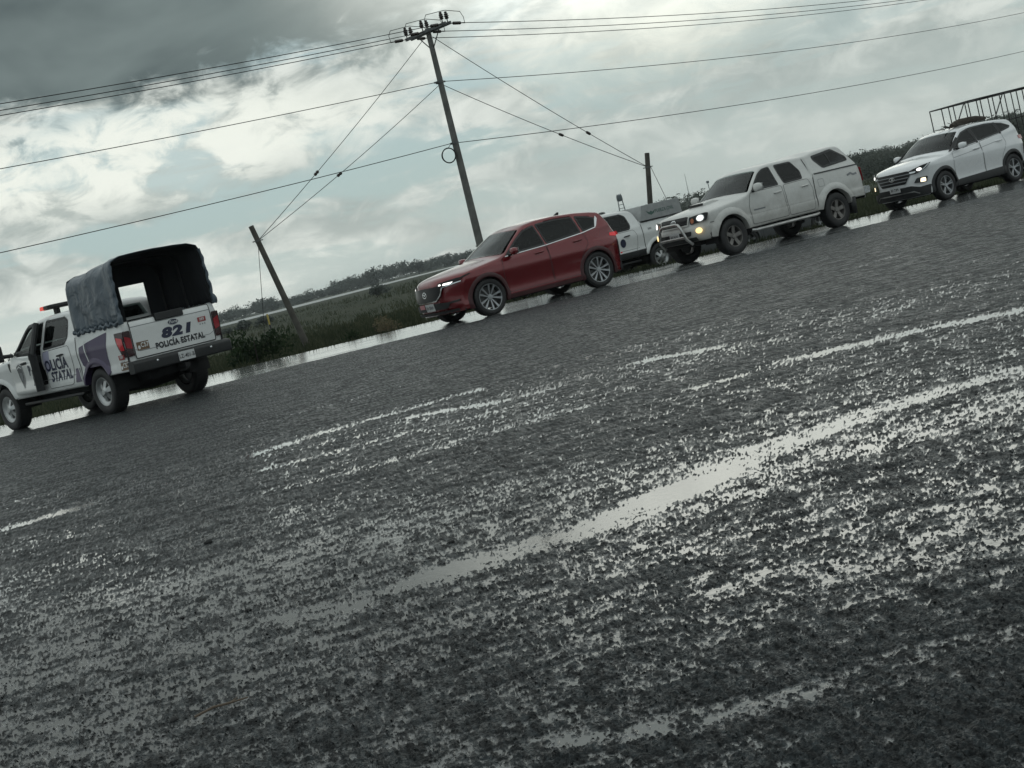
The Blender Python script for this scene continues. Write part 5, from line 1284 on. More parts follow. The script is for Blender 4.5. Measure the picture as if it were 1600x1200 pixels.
def police_pickup():
    root = empty('police_pickup_truck', label='white and purple police pickup number 821 with dark tarpaulin over its bed', cat='pickup')
    P = WHITE; v, fdoor, fw_ = big_pickup(root, P, True); L = v.L; L2 = L / 2; rm_ = v.rmap()
    # tailgate
    tg = arc_round([(-0.80, 0.84), (0.80, 0.84), (0.80, 1.475), (-0.80, 1.475)], 0.03)
    t = v.patch('tailgate', tg, rm_, P, lift=0.008, res=0.08)
    v.patch('tailgate_seam', ring_polys(tg, 0.008, 0.008), rm_, SEAM, t, lift=0.010, res=0.2)
    v.patch('tailgate_crease_shade', strip_polys([(-0.80, 1.375), (0.80, 1.375)], 0.010), rm_, GREYD, t, lift=0.012, res=0.2)  # tailgate folds are flat; grey strips paint their shade
    v.patch('tailgate_crease_shade', strip_polys([(0.80, 1.0), (0.70, 0.955), (-0.70, 0.955), (-0.80, 1.0)], 0.008), rm_, GREYD, t, lift=0.012, res=0.2)
    b = MB(); b.box(5.70 - L2, 5.785 - L2, -0.30, 0.26, 1.385, 1.515); b.build('tailgate_cap', BLACKP, t, bevel=0.012)
    # writing; the rear is read from behind so +y is to the right
    v.text('821', 0.215, rm_, 0.06, 1.145, NAVY, 'unit_number', 1, 0.014, 0.20, 1.75, 0.013, t)
    v.text('POLICÍA ESTATAL', 0.138, rm_, 0.09, 0.965, INK, 'lettering', 1, 0.0060, 0.0, 0.83, 0.013, t)
    e_ = v.patch('emblem', ellipse(0.03, 1.31, 0.105, 0.050, 24), rm_, NAVY, t, lift=0.013, res=0)
    v.patch('emblem_ring', ring_polys(ellipse(0.03, 1.31, 0.105, 0.050, 24), 0.008), rm_, CHROME, t, lift=0.016, res=0)
    v.text('Ford', 0.075, rm_, 0.03, 1.31, WHITED, 'emblem_script', 1, 0.001, 0.25, 1.1, 0.017, t)
    def sticker(fm, a, z, kind, par, fl=1):
        if kind == 'brown':
            s_ = v.patch('sticker', [(a - 0.115, z - 0.07), (a + 0.115, z - 0.07), (a + 0.115, z + 0.07), (a - 0.115, z + 0.07)], fm, BROWND, par, lift=0.013, res=0, smooth=None)
            v.text('C57', 0.11, fm, a + fl * 0.035, z + 0.008, WHITED, 'sticker_text', fl, 0.002, 0, 0.8, 0.016, par)
            v.patch('sticker_mark', ellipse(a - fl * 0.075, z - 0.02, 0.024, 0.035, 10), fm, WHITED, par, lift=0.016, res=0)
        else:
            s_ = v.patch('sticker', [(a - 0.085, z - 0.035), (a + 0.085, z - 0.035), (a + 0.085, z + 0.045), (a - 0.085, z + 0.045)], fm, REDD, par, lift=0.013, res=0, smooth=None)
            v.text('089', 0.075, fm, a, z + 0.006, WHITED, 'sticker_text', fl, 0.001, 0, 0.9, 0.016, par)
            for k in (-1, 0, 1): v.patch('sticker_mark', ellipse(a + k * 0.05, z - 0.075, 0.012, 0.012, 8), fm, GREYD, par, lift=0.013, res=0)
    sticker(rm_, -0.635, 1.035, 'brown', t); sticker(rm_, 0.60, 1.235, 'red', t)
    # tail lamps wrap the corner
    for sg in (-1, 1):
        f = sg
        lp = arc_round([(f * 0.815, 0.90), (f * 0.945, 0.90), (f * 0.965, 1.33), (f * 0.82, 1.33)], 0.02)
        tl = v.patch('tail_light', lp, rm_, TAIL_DK, lift=0.012, res=0.06)
        v.patch('tail_light', arc_round([(5.48, 1.33), (5.71, 1.33), (5.71, 0.90), (5.60, 0.90)], 0.02), v.side(sg), TAIL_DK, lift=0.010, res=0.06)
        v.patch('tail_lens', arc_round([(f * 0.83, 1.02), (f * 0.94, 1.05), (f * 0.945, 1.25), (f * 0.83, 1.20)], 0.02), rm_, TAIL, tl, lift=0.017, res=0.06)
        v.patch('tail_lens', arc_round([(5.53, 1.26), (5.70, 1.22), (5.70, 1.02), (5.61, 1.02), (5.56, 1.14)], 0.02), v.side(sg), mat('tail_lens_bright', (0.42, 0.02, 0.03), 0.15, coat=0.6, emit=(1, .05, .05), es=0.05), tl, lift=0.015, res=0.06)
        # livery on bed side and doors
        fm = v.side(sg)
        v.patch('livery_panel', arc_round([(4.18, 1.06), (4.22, 1.24), (4.55, 1.30), (4.98, 1.36), (5.24, 1.39), (5.14, 1.0), (5.13, 0.70), (5.02, 0.78), (4.90, 0.86), (4.36, 0.86), (4.22, 0.92)], 0.02), fm, PURPLE, lift=0.004, res=0.05)
        v.patch('livery_stripe', strip_polys([(4.46, 1.34), (4.52, 0.98)], 0.03), fm, WHITED, lift=0.034, res=0.05)
        v.patch('livery_panel', arc_round([(3.84, 0.66), (4.08, 0.66), (4.06, 0.90), (3.92, 0.90)], 0.02), fm, PURPLE, lift=0.008, res=0.06)
        v.patch('livery_stripe', strip_polys([(4.03, 0.90), (4.08, 0.68)], 0.025), fm, WHITED, lift=0.012, res=0.06)
        v.patch('livery_block', arc_round([(2.84, 1.30), (3.08, 1.32), (3.08, 1.0), (2.84, 0.92)], 0.02), fm, mat('livery_lilac', (0.34, 0.34, 0.44), 0.4), lift=0.006, res=0.06)
        sticker(fm, 5.56, 0.98 - 0.07, 'red', None, 1 if sg < 0 else -1); sticker(fm, 5.60, 0.765, 'brown', None, 1 if sg < 0 else -1)
    # door lettering: left side, read from the left, +x to the right
    fm = v.side(-1)
    v.text('OLICÍA', 0.27, fm, 2.84, 1.04, NAVY, 'lettering', 1, 0.009, 0.12, 0.92, 0.009, None, 0.0, 'LEFT')
    v.text('STATAL', 0.235, fm, 2.97, 0.83, NAVY, 'lettering', 1, 0.008, 0.12, 0.92, 0.009, None, 0.0, 'LEFT')
    # open left front door, hinged at its front edge
    hx = 1.62; hinge = empty('front_door', (hx - L2, -v.wside(1.9, 1.0) - 0.0, 0)); hinge.parent = root
    hinge.rotation_euler = (0, 0, R(-9))
    def dm(x, z, o=0.0): return (x - hx, -(v.wside(x, z) - v.wside(1.9, 1.0) + o), z)
    d = v.patch('door_panel', fdoor, dm, P, hinge, lift=0.0, res=0.07)
    so_ = d.modifiers.new('solid', 'SOLIDIFY'); so_.thickness = 0.10; so_.offset = 0.0
    d.data.materials.append(BLACKP)
    inn = v.patch('door_lining', inset_poly(fdoor, 0.01), dm, BLACKP, hinge, lift=-0.06, res=0.1)
    dg_ = v.patch('window', fw_, dm, GL_P, hinge, lift=0.0, res=0.12)
    v.patch('window_frame', ring_polys(fw_, 0.05, 0.012), dm, BLACKP, hinge, lift=0.0, res=0.15, thick=0.05)
    b = MB(); y = 0.0
    for (x, z0, z1) in ((2.80, 0.64, 1.84),): b.box(x - hx - 0.035, x - hx + 0.012, -(v.wside(x, 1.0) - v.wside(1.9, 1.0)) - 0.055, -(v.wside(x, 1.0) - v.wside(1.9, 1.0)) + 0.09, z0, 1.34)
    zz = [(1.34, 0), (1.84, -0.20)]
    b.tube([(2.78 - hx, 0.03, 1.30), (2.78 - hx, 0.03 + v.wside(3, 1.3) - v.wside(3, 1.84), 1.85)], 0.05, 8)
    b.build('door_edge', BLACKP, hinge)
    v.text('P', 0.24, dm, 2.66, 1.04, NAVY, 'lettering', 1, 0.012, 0.12, 0.9, 0.058, hinge)
    v.text('E', 0.20, dm, 2.76, 0.83, NAVY, 'lettering', 1, 0.010, 0.12, 0.9, 0.058, hinge)
    badge = arc_round([(1.98, 1.17), (2.14, 1.22), (2.30, 1.17), (2.29, 0.96), (2.20, 0.80), (2.14, 0.74), (2.07, 0.80), (1.99, 0.96)], 0.02)
    bd = v.patch('badge', badge, dm, mat('badge_dark', (0.07, 0.075, 0.085), 0.4), hinge, lift=0.057, res=0.06)
    v.patch('badge_rim', ring_polys(badge, 0.016), dm, WHITED, hinge, lift=0.060, res=0.06)
    v.patch('badge_centre', arc_round([(2.05, 1.04), (2.23, 1.04), (2.20, 0.92), (2.14, 0.86), (2.08, 0.92)], 0.02), dm, GREYD, hinge, lift=0.061, res=0.06)
    v.patch('badge_band', strip_polys([(2.03, 1.12), (2.14, 1.155), (2.25, 1.12)], 0.022), dm, WHITED, hinge, lift=0.061, res=0.06)
    b = MB(); b.tube([(2.36 - hx, -0.06, 1.185), (2.39 - hx, -0.09, 1.19), (2.56 - hx, -0.09, 1.195), (2.59 - hx, -0.06, 1.195)], 0.022, 8); b.build('handle', BLACKP, hinge)
    b = MB(); b.prism(arc_round([(0.10, 1.30), (0.24, 1.30), (0.24, 1.60), (0.10, 1.60)], 0.04), -0.44, -0.20); b.tube([(0.2, -0.02, 1.38), (0.17, -0.24, 1.40)], 0.04, 8); b.build('door_mirror', BLACKP, hinge, bevel=0.02)
    # fender vent
    v.patch('fender_vent', arc_round([(1.42, 1.25), (1.50, 1.25), (1.62, 1.02), (1.58, 1.0), (1.47, 1.10)], 0.02), fm, BLACKP, lift=0.006, res=0.06)
    # light bar on the roof
    b = MB(); b.prism(arc_round([(2.62 - L2, 2.04), (2.98 - L2, 2.04), (2.96 - L2, 2.12), (2.66 - L2, 2.12)], 0.03), -0.624, 0.624); b.prism(arc_round([(2.79 - L2, 2.045), (2.97 - L2, 2.045), (2.96 - L2, 2.115), (2.79 - L2, 2.115)], 0.02), -0.70, -0.62); lb = b.build('light_bar', BLACKG, root, bevel=0.01)
    b = MB(); b.prism(arc_round([(2.64 - L2, 2.045), (2.78 - L2, 2.045), (2.78 - L2, 2.115), (2.66 - L2, 2.115)], 0.03), -0.70, -0.625); b.build('beacon', BEACON, lb)
    b = MB(); b.prism(arc_round([(2.64 - L2, 2.045), (2.96 - L2, 2.045), (2.95 - L2, 2.115), (2.66 - L2, 2.115)], 0.03), 0.625, 0.70); b.build('beacon', mat('beacon_blue', (0.02, 0.03, 0.18), 0.2), lb)
    for y in (-0.45, 0.45):
        b = MB(); b.box(2.75 - L2, 2.85 - L2, y - 0.04, y + 0.04, 1.94, 2.05); b.build('light_bar_foot', BLACKP, lb)
    # licence plate and bumper details
    v.plate(lambda a, z, o=0: (5.90 - L2 + o, a, z), 0.05, 0.705, 'LZ-401-B', 0.32, 0.155, name='licence_plate', lift=0.006, flip=1)
    for y in (-0.52, 0.56):
        b = MB(); b.lathe([(0.0, 0.012), (0.022, 0.010), (0.022, 0.0)], 10, 'x', (5.895 - L2, y, 0.735)); b.build('bumper_lamp', CHROME, root)
    # tarpaulin on hoops
    hoops_x = (4.20, 4.92, 5.70)
    def hoop(x):
        f = (x - 4.2) / 1.5; top = 2.46 + 0.12 * f
        hw, sh = 0.90, 0.30
        return [(x, -0.945, 1.48), (x, -0.935, 1.75), (x, -0.915, top - 0.20), (x, -0.86, top - 0.075), (x, -0.70, top - 0.018), (x, -0.3, top + 0.005), (x, 0, top + 0.012), (x, 0.3, top + 0.005), (x, 0.70, top - 0.018), (x, 0.86, top - 0.075), (x, 0.915, top - 0.20), (x, 0.935, 1.75), (x, 0.945, 1.48)]
    def tarp_material():
        m = bpy.data.materials.new('tarpaulin'); m.use_nodes = True
        t_ = NT(m.node_tree); bs = t_.n['Principled BSDF']; co = t_.new('ShaderNodeTexCoord').outputs['Object']
        n = t_.noise(co, 3.0, 5, 0.6)
        t_.put(bs.inputs['Base Color'], t_.mix(t_.mr(n, 0.3, 0.7), (0.062, 0.084, 0.108), (0.088, 0.112, 0.134)))
        bs.inputs['Roughness'].default_value = 0.34
        bu = t_.new('ShaderNodeBump'); bu.inputs['Strength'].default_value = 0.42; bu.inputs['Distance'].default_value = 0.12
        t_.put(bu.inputs['Height'], t_.m('ADD', t_.noise(co, 2.3, 2, 0.5, 1.2), t_.m('MULTIPLY', t_.noise(co, 9.0, 3, 0.6, 0.8), 0.15))); t_.l.new(bu.outputs[0], bs.inputs['Normal'])
        return m
    TARP = tarp_material(); TARP_IN = mat('tarpaulin_inside', (0.020, 0.022, 0.026), 0.8)
    xsr = np.linspace(4.16, 5.76, 41); prof = 41
    V = []; Fc = []
    for i, x in enumerate(xsr):
        h = hoop(x); pts = [Vector(p) for p in h]; ln = [0]
        for a, b_ in zip(pts[:-1], pts[1:]): ln.append(ln[-1] + (b_ - a).length)
        span = min(abs(x - hx_) for hx_ in hoops_x) / 0.37; sag = math.sin(min(1, span) * math.pi / 2)
        for k in range(prof):
            d_ = ln[-1] * k / (prof - 1); j = 0
            while j < len(ln) - 2 and ln[j + 1] < d_: j += 1
            f = (d_ - ln[j]) / (ln[j + 1] - ln[j]); p = pts[j].lerp(pts[j + 1], f)
            u_ = k / (prof - 1); sidef = 1 if (u_ < 0.32 or u_ > 0.68) else 0.5
            wr = float(fbm(np.array([x * 2.2 + u_ * 3]), np.array([u_ * 9 - x * 1.3]), 55, 3)[0]) * 0.06 * sag
            fold = 0.020 * math.sin(8 * x + 17 * u_ + 2.5 * math.sin(7 * u_ + 3 * x)) * sag
            inw = 0.035 * sag * sidef + wr + fold
            c = Vector((x, 0, 1.7)); n_ = Vector((0, p.y, (p.z - 1.7))); n_.normalize()
            p = p - n_ * inw
            if u_ < 0.03 or u_ > 0.97: p.y += (0.012 * math.sin(40 * x)) * (1 if p.y > 0 else -1); p.z += 0.015 * math.sin(31 * x)
            V.append((p.x - L2, p.y, p.z))
    for i in range(len(xsr) - 1):
        for k in range(prof - 1): Fc.append((i * prof + k, (i + 1) * prof + k, (i + 1) * prof + k + 1, i * prof + k + 1))
    b = MB(); b.add(V, Fc); me = b.mesh('tarpaulin', False)
    tp = link('tarpaulin', me, root, [TARP, TARP_IN], 60)
    so_ = tp.modifiers.new('solid', 'SOLIDIFY'); so_.thickness = 0.012; so_.offset = 1.0; so_.material_offset = 1; so_.material_offset_rim = 0
    # front wall of the tarpaulin with a cut window; also dark
    fp = [(p[1], p[2]) for p in hoop(4.19)]
    b = MB(); n = len(fp)
    quads = [[(-0.945, 1.48), (0.08, 1.48), (0.08, 2.49), (-0.3, 2.485), (-0.70, 2.46), (-0.87, 2.40), (-0.92, 2.27), (-0.935, 1.75)], [(0.08, 1.48), (0.60, 1.48), (0.60, 1.52), (0.08, 1.52)], [(0.08, 2.12), (0.60, 2.12), (0.60, 2.46), (0.3, 2.485), (0.08, 2.49)], [(0.60, 1.48), (0.945, 1.48), (0.935, 1.75), (0.92, 2.27), (0.87, 2.40), (0.70, 2.46), (0.60, 2.475)]]
    for q_ in quads:
        b.prism(q_, 4.185 - L2, 4.197 - L2, 'x')
    b.build('tarpaulin_front', TARP_IN, tp)
    for hx_ in hoops_x:
        b = MB(); b.tube([(p[0] - L2, p[1] * 0.985, p[2] - 0.012) for p in hoop(hx_)], 0.019, 8); b.build('hoop', BLACKP, tp)
    # lashing along the bed rail, and the rolled flap at the rear corner
    for sg in (-1, 1):
        b = MB(); pts = []; rd = []
        for k in range(60):
            x = 4.16 + 1.56 * k / 59; pts.append((x - L2, sg * (0.955 + 0.008 * math.sin(k * 1.7)), 1.485 + 0.02 * math.sin(k * 0.9) + 0.010 * math.sin(k * 2.3))); rd.append(0.028 + 0.011 * math.sin(k * 1.3) + 0.006 * math.sin(k * 2.9))
        b.tube(pts, rd, 8); b.build('tarpaulin_hem', TARP, tp, 60)
        b = MB(); pts = []; rd = []
        for k in range(24):
            f = k / 23; z = 1.46 + 0.98 * f; y = lerp_table([(1.40, 0.945), (1.75, 0.935), (2.38, 0.905), (2.50, 0.86), (2.58, 0.66)], z)
            pts.append((5.765 - L2 + 0.006 * math.sin(k), sg * (y - 0.004 + 0.010 * math.sin(k * 1.1)), z)); rd.append(0.022 + 0.010 * math.sin(k * 0.9) ** 2 + (0.02 if k < 4 else 0))
        b.tube(pts, rd, 8); b.build('tarpaulin_flap', TARP, tp, 60)
    # benches in the bed
    b = MB()
    for sg in (-1, 1): b.box(4.3 - L2, 5.6 - L2, min(sg * 0.45, sg * 0.82), max(sg * 0.45, sg * 0.82), 1.22, 1.27)
    b.build('bed_bench', UNDER, root)
    place(root, v, (4.63, -0.97), (-6.88, 26.5), R(-47))
    return v
police_pickup()

def agency_pickup():
    root = empty('agency_pickup_truck', label='white crew cab pickup with grey bed box, half hidden between red and white vehicles', cat='pickup')
    v, _, _ = big_pickup(root, WHITE, False); L = v.L; L2 = L / 2
    b = MB(); prof = arc_round([(4.16 - L2, 1.49), (5.74 - L2, 1.49), (5.70 - L2, 1.93), (4.30 - L2, 1.93)], 0.03)
    b.prism(prof, -0.93, 0.93); box = b.build('bed_box', GREYCAP, root, bevel=0.03)
    for sg in (-1, 1):
        fl = 1 if sg < 0 else -1
        fm = lambda x, z, o=0.0, sg=sg: (x - L2, sg * (0.93 + o), z)
        v.patch('box_seal', strip_polys([(4.14, 1.495), (5.76, 1.495)], 0.03), fm, BLACKP, box, lift=0.03, res=0, thick=0.05)
        v.text('FUERZA CIVIL', 0.125, fm, 5.10, 1.70, GREEND, 'lettering', fl, 0.003, 0.1, 0.85, 0.004, box)
        v.patch('emblem', [(4.42, 1.76), (4.54, 1.70), (4.60, 1.74), (4.66, 1.70), (4.78, 1.76), (4.70, 1.66), (4.60, 1.62), (4.50, 1.66)], fm, GREEND, box, lift=0.004, res=0, smooth=None)
        fm2 = v.side(sg)
        v.patch('lower_dark_band', [(1.3, 0.57), (4.10, 0.57), (4.10, 0.74), (1.3, 0.74)], fm2, BLACKP, lift=0.012, res=0.1)  # dark bands along the lower body sides
        v.patch('lower_dark_band', [(5.14, 0.67), (5.70, 0.67), (5.70, 0.76), (5.14, 0.76)], fm2, BLACKP, lift=0.012, res=0.1)
        v.patch('bed_decal', ellipse(4.78, 1.25, 0.06, 0.06, 14), fm2, GREYD, lift=0.006, res=0)
        v.text('ESTATAL', 0.07, fm2, 5.15, 1.25, GREYD, 'lettering', fl, 0.002, 0, 0.9, 0.006)
        v.text('2023', 0.07, fm2, 4.38, 1.26, GREYD, 'lettering', fl, 0.002, 0, 0.9, 0.006)
        v.patch('door_decal', ellipse(3.35, 1.02, 0.10, 0.12, 16), fm2, NAVY, lift=0.009, res=0.05)
        v.patch('tail_light', arc_round([(sg * 0.83, 0.92), (sg * 0.95, 0.92), (sg * 0.95, 1.32), (sg * 0.83, 1.32)], 0.02), v.rmap(), TAIL, lift=0.012, res=0.06)
    b = MB(); b.lathe([(0.0, 0.06), (0.06, 0.055), (0.11, 0.03), (0.12, 0.0)], 14, 'z', (3.35 - L2, -0.3, 1.95)); b.build('roof_antenna', BLACKP, root)
    place(root, v, (4.63, -0.97), (5.02, 43.6), R(33), -0.46)
agency_pickup()

# ------------------------------------------------------------------ small grey saloon hidden behind the pickup
def grey_car():
    root = empty('grey_car', label='grey saloon almost hidden behind the dusty pickup, one wheel showing under it', cat='car')
    P = mat('grey_paint', (0.10, 0.105, 0.11), 0.35, coat=0.5); L, W = 4.3, 1.72
    O = [(0.08, 0.22, 0.24, 0.03, 0.0), (0.0, 0.40, 0.30, 0.03, 0.0), (0.02, 0.62, 0.30, 0.03, 0.0), (0.10, 0.74, 0.25, 0.05, 0.02), (0.55, 0.86, 0.15, 0.06, 0.05), (1.05, 0.94, 0.13, 0.05, 0.05), (1.18, 0.99, 0.15, 0.04, 0.03), (1.75, 1.33, 0.10, 0.05, 0.03), (2.1, 1.41, 0.03, 0.07, 0.03), (2.7, 1.41, 0.0, 0.07, 0.03), (3.1, 1.34, -0.03, 0.06, 0.03), (3.65, 1.03, -0.08, 0.05, 0.03), (4.1, 0.98, -0.15, 0.05, 0.03), (4.22, 0.92, -0.2, 0.04, 0.0), (4.28, 0.62, -0.22, 0.03, 0.0), (4.22, 0.30, -0.2, 0.03, 0.0)]
    v = Vehicle('grey_car', L, W, O, lambda x: 0.22, [(0.1, 0.68), (0.4, 0.80), (0.8, 0.855), (2.0, 0.85), (3.4, 0.855), (4.0, 0.80), (4.2, 0.72)], [(0.2, 0.05), (0.35, 0.02), (0.65, 0.0), (0.85, 0.02), (1.0, 0.05)], lambda x: 0.92, 0.42, (0.80, 3.35), (0.31, 0.315, 0.355), root, P, fine=0.05, rows=24)
    a_ = arc_round([(1.50, 0.955), (1.85, 1.20), (2.10, 1.30), (2.32, 1.32), (2.34, 0.97)], 0.04); c_ = arc_round([(2.40, 0.97), (2.38, 1.32), (2.75, 1.31), (3.05, 1.22), (3.30, 1.05), (3.20, 0.99)], 0.04)
    v.body([inset_poly(p, 0.015) for p in (a_, c_)], [(1.20, 1.74, 0.9), (3.12, 3.62, 0.85)])
    for sg in (-1, 1):
        v.window(a_, sg, GL_D, 0.03); v.window(c_, sg, GL_D, 0.03)
        v.door(arc_round([(1.30, 0.30), (1.28, 0.92), (2.36, 0.94), (2.38, 0.30)], 0.05), sg, handle=(2.18, 0.85)); v.door(arc_round([(2.40, 0.30), (2.40, 0.94), (3.20, 0.96), (3.10, 0.62), (2.98, 0.30)], 0.05), sg, handle=(3.0, 0.87))
        for wx in (0.80, 3.35): v.arch(wx, sg, 0.04, 0.01, P); v.wheel(wx, sg, 'five', 0.20, 0.015, rimr=0.205)
        v.patch('headlight', arc_round([(sg * 0.45, 0.60), (sg * 0.78, 0.62), (sg * 0.80, 0.72), (sg * 0.48, 0.70)], 0.02), v.fmap(), LAMP_DIM, lift=0.008, res=0.06)
        v.patch('tail_light', arc_round([(sg * 0.45, 0.75), (sg * 0.76, 0.75), (sg * 0.76, 0.88), (sg * 0.48, 0.88)], 0.02), v.rmap(), TAIL, lift=0.008, res=0.06)
    v.patch('grille', arc_round([(-0.4, 0.52), (0.4, 0.52), (0.42, 0.64), (-0.42, 0.64)], 0.03), v.fmap(), BLACKP, lift=0.008, res=0.06)
    v.top_patch('windshield', 1.17, 1.76, -0.95, 0.95, GL_W); v.top_patch('rear_window', 3.10, 3.64, -0.9, 0.9, GL_D)
    v.wheel_well(); v.underbody(0.2, 4.1, 0.17, 0.32, 0.5); v.cabin(1.1, 3.5, 0.36, 0.88, 1.6, 0.74); v.seats((2.0, 2.8), 0.42, wheel_x=1.75)
    place(root, v, (3.35, -0.85), (9.30, 42.2), R(30), -0.50)
grey_car()

# ------------------------------------------------------------------ black steel cage on a flatbed trailer
def cage_trailer():
    root = empty('cage_trailer', (13.35, 42.0, -0.36), R(16), 'black steel cage trailer standing behind the white SUV', 'trailer')
    BL = mat('black_steel', (0.012, 0.012, 0.013), 0.5, var=0.2)
    LT = 4.6; z0, z1 = 0.72, 2.36
    b = MB(); b.box(-0.1, LT + 0.1, -0.95, 0.95, z0 - 0.10, z0); b.box(-1.1, -0.1, -0.05, 0.05, z0 - 0.14, z0 - 0.06); b.build('deck', BL, root)
    t = 0.018
    def bar(a, c, nm='cage_bar', r=t):
        b = MB(); b.tube([a, c], r, 4); return b.build(nm, BL, root, None)
    for y in (-0.92, 0.92):
        bar((0, y, z1), (LT, y, z1), 'top_rail'); bar((0, y, z0 + 0.05), (LT, y, z0 + 0.05), 'bottom_rail')
        for k in range(13):
            x = LT * k / 12; bar((x, y, z0), (x, y, z1), 'upright')
        bar((0.30, y, z0 + 0.4), (1.12, y, z1), 'brace')
        bar((LT * 0.5, y, 1.62), (LT, y, 1.62), 'mid_rail')
    for x in (0, LT * 0.25, LT * 0.5, LT * 0.75, LT): bar((x, -0.92, z1), (x, 0.92, z1), 'cross_bar')
    for x in (0, LT): bar((x, 0, z0), (x, 0, z1), 'upright')
    for x in (2.1, 2.9):
        for sg in (-1, 1):
            b = MB(); b.lathe([(0.19, -0.09), (0.30, -0.10), (0.345, -0.07), (0.35, 0), (0.345, 0.07), (0.30, 0.10), (0.19, 0.09)], 30, 'y'); b.lathe([(0.0, -0.05), (0.10, -0.06), (0.19, -0.08)], 20, 'y')
            w_ = b.build('wheel', RUBBER, root); w_.location = (x, sg * 1.08, 0.35)
cage_trailer()

# ------------------------------------------------------------------ utility pole, stub poles, lines
WOODM = mat('weathered_pole', (0.075, 0.070, 0.060), 0.85, var=0.3, vscale=3, bump=0.3, bscale=18)
CONC = mat('pole_concrete', (0.13, 0.13, 0.12), 0.8, var=0.25, vscale=2.5, bump=0.2, bscale=30)
STEELG = mat('galvanised_steel', (0.11, 0.115, 0.115), 0.5, metal=0.5, var=0.2)
PORC = mat('porcelain', (0.035, 0.026, 0.022), 0.25)
CABLE = mat('cable', (0.012, 0.012, 0.012), 0.7)
LINE_A = R(42); la, lb_ = math.cos(LINE_A), math.sin(LINE_A)
PB = Vector((0.10, 52.0, -0.62)); PT = Vector((0.17, 52.0, 8.93))
pole = empty('utility_pole', PB, 0, 'tall concrete power pole with crossarm and insulators behind the red car', 'utility pole')
def rel(p): return Vector(p) - PB
b = MB(); n = 10; b.tube([PB.lerp(PT, k / n) - PB for k in range(n + 1)], [0.150 - 0.062 * k / n for k in range(n + 1)], 14); b.build('shaft', CONC, pole)
# crossarms lie across the line
ax_ = Vector((-lb_, la, 0)); al = Vector((la, lb_, 0))
armc = PT + Vector((0, 0, -0.10)); tiltv = ax_
insul = []
for s_ in (-1, 1):
    b = MB(); c = armc + al * 0.115 * s_
    p0, p1 = c - ax_ * 1.05, c + ax_ * 1.05
    d = (p1 - p0).normalized(); M = Matrix.Translation(rel(p0)) @ d.to_track_quat('X', 'Z').to_matrix().to_4x4()
    b.box(0, 2.10, -0.035, 0.035, -0.05, 0.05, 0, M); b.build('crossarm', STEELG, pole)
b = MB()
for q_ in (-0.62, 0.62): b.tube([rel(armc + ax_ * q_), rel(PT + Vector((0, 0, -0.75)))], 0.018, 6)
b.build('arm_brace', STEELG, pole)
def pin_insulator(p):
    b = MB(); q_ = rel(p)
    b.lathe([(0.0, 0.0), (0.018, 0.0), (0.018, 0.10), (0.05, 0.10), (0.075, 0.13), (0.05, 0.16), (0.085, 0.19), (0.055, 0.23), (0.075, 0.26), (0.045, 0.29), (0.05, 0.34), (0.0, 0.36)], 14, 'z', q_)
    return b.build('pin_insulator', PORC, pole)
def strain_insulator(p, d):
    b = MB(); q_ = rel(p); d = Vector(d).normalized()
    pts = [q_ + d * t for t in (0, 0.16, 0.18, 0.22, 0.26, 0.30, 0.34, 0.38, 0.42, 0.46, 0.50, 0.52, 0.70)]
    b.tube(pts, [0.014, 0.014, 0.05, 0.058, 0.05, 0.058, 0.05, 0.058, 0.05, 0.058, 0.05, 0.016, 0.02], 10)
    b.build('strain_insulator', PORC, pole); return p + d * 0.70
wires = []
for k, q_ in enumerate((-0.92, 0.12, 0.98)):
    base = armc + ax_ * q_
    ends = []
    for s_ in (-1, 1):
        pin_insulator(base + al * 0.115 * s_ * (1 if k != 1 else 1.0) + Vector((0, 0, 0.05)))
        e_ = strain_insulator(base + al * 0.16 * s_, al * s_ + Vector((0, 0, -0.05))); ends.append(e_)
    # jumper looping over the pins
    a0, a1 = ends; up = Vector((0, 0, 0.42))
    pts = [a0, a0 + Vector((0, 0, 0.22)) - al * 0.02, a0 + up * 0.92 + al * 0.10, base - al * 0.12 + up, base + al * 0.12 + up + Vector((0, 0, 0.02)), a1 + up * 0.92 - al * 0.10, a1 + Vector((0, 0, 0.2)), a1]
    b = MB(); b.tube([rel(p) for p in pts], 0.011, 6); b.build('jumper', CABLE, pole, 60)
    wires.append(ends)
b = MB(); b.lathe([(0.125, -0.04), (0.135, -0.04), (0.135, 0.04), (0.125, 0.04)], 16, 'z', rel((0.13, 52, 7.12)))
b.tube([rel((0.13, 52, 7.12)) - al * 0.24, rel((0.13, 52, 7.12)) + al * 0.24], 0.03, 8); b.build('band', STEELG, pole)
b = MB(); b.lathe([(0.135, -0.03), (0.145, -0.03), (0.145, 0.03), (0.135, 0.03)], 16, 'z', rel((0.115, 52, 5.05))); b.build('band', STEELG, pole)

def cable(name, pts, r, label, cat='cable', group=None, clamps=(), fixed=None):
    pts = [Vector(p) for p in pts]; root = empty(name, pts[0], 0, label, cat, group) if clamps else None
    o0 = pts[0]; b = MB(); b.tube([p - o0 for p in pts], r, 6)
    if root:
        b.build('strand', CABLE, root, 60)
        for (c, d) in clamps:
            b = MB(); d = Vector(d).normalized(); q_ = Vector(c) - o0
            b.tube([q_ - d * 0.10, q_ - d * 0.09, q_ - d * 0.02, q_, q_ + d * 0.02, q_ + d * 0.09, q_ + d * 0.10], [0.01, 0.045, 0.055, 0.03, 0.055, 0.045, 0.01], 8); b.build('guy_insulator', PORC, root)
        return root
    o = b.build(name, CABLE, None, 60, loc=o0); return tag(o, label, cat, group)
def span(a, c, sag, n=28):
    a = Vector(a); c = Vector(c)
    return [a.lerp(c, k / n) - Vector((0, 0, 4 * sag * (k / n) * (1 - k / n))) for k in range(n + 1)]
SP = 58.0
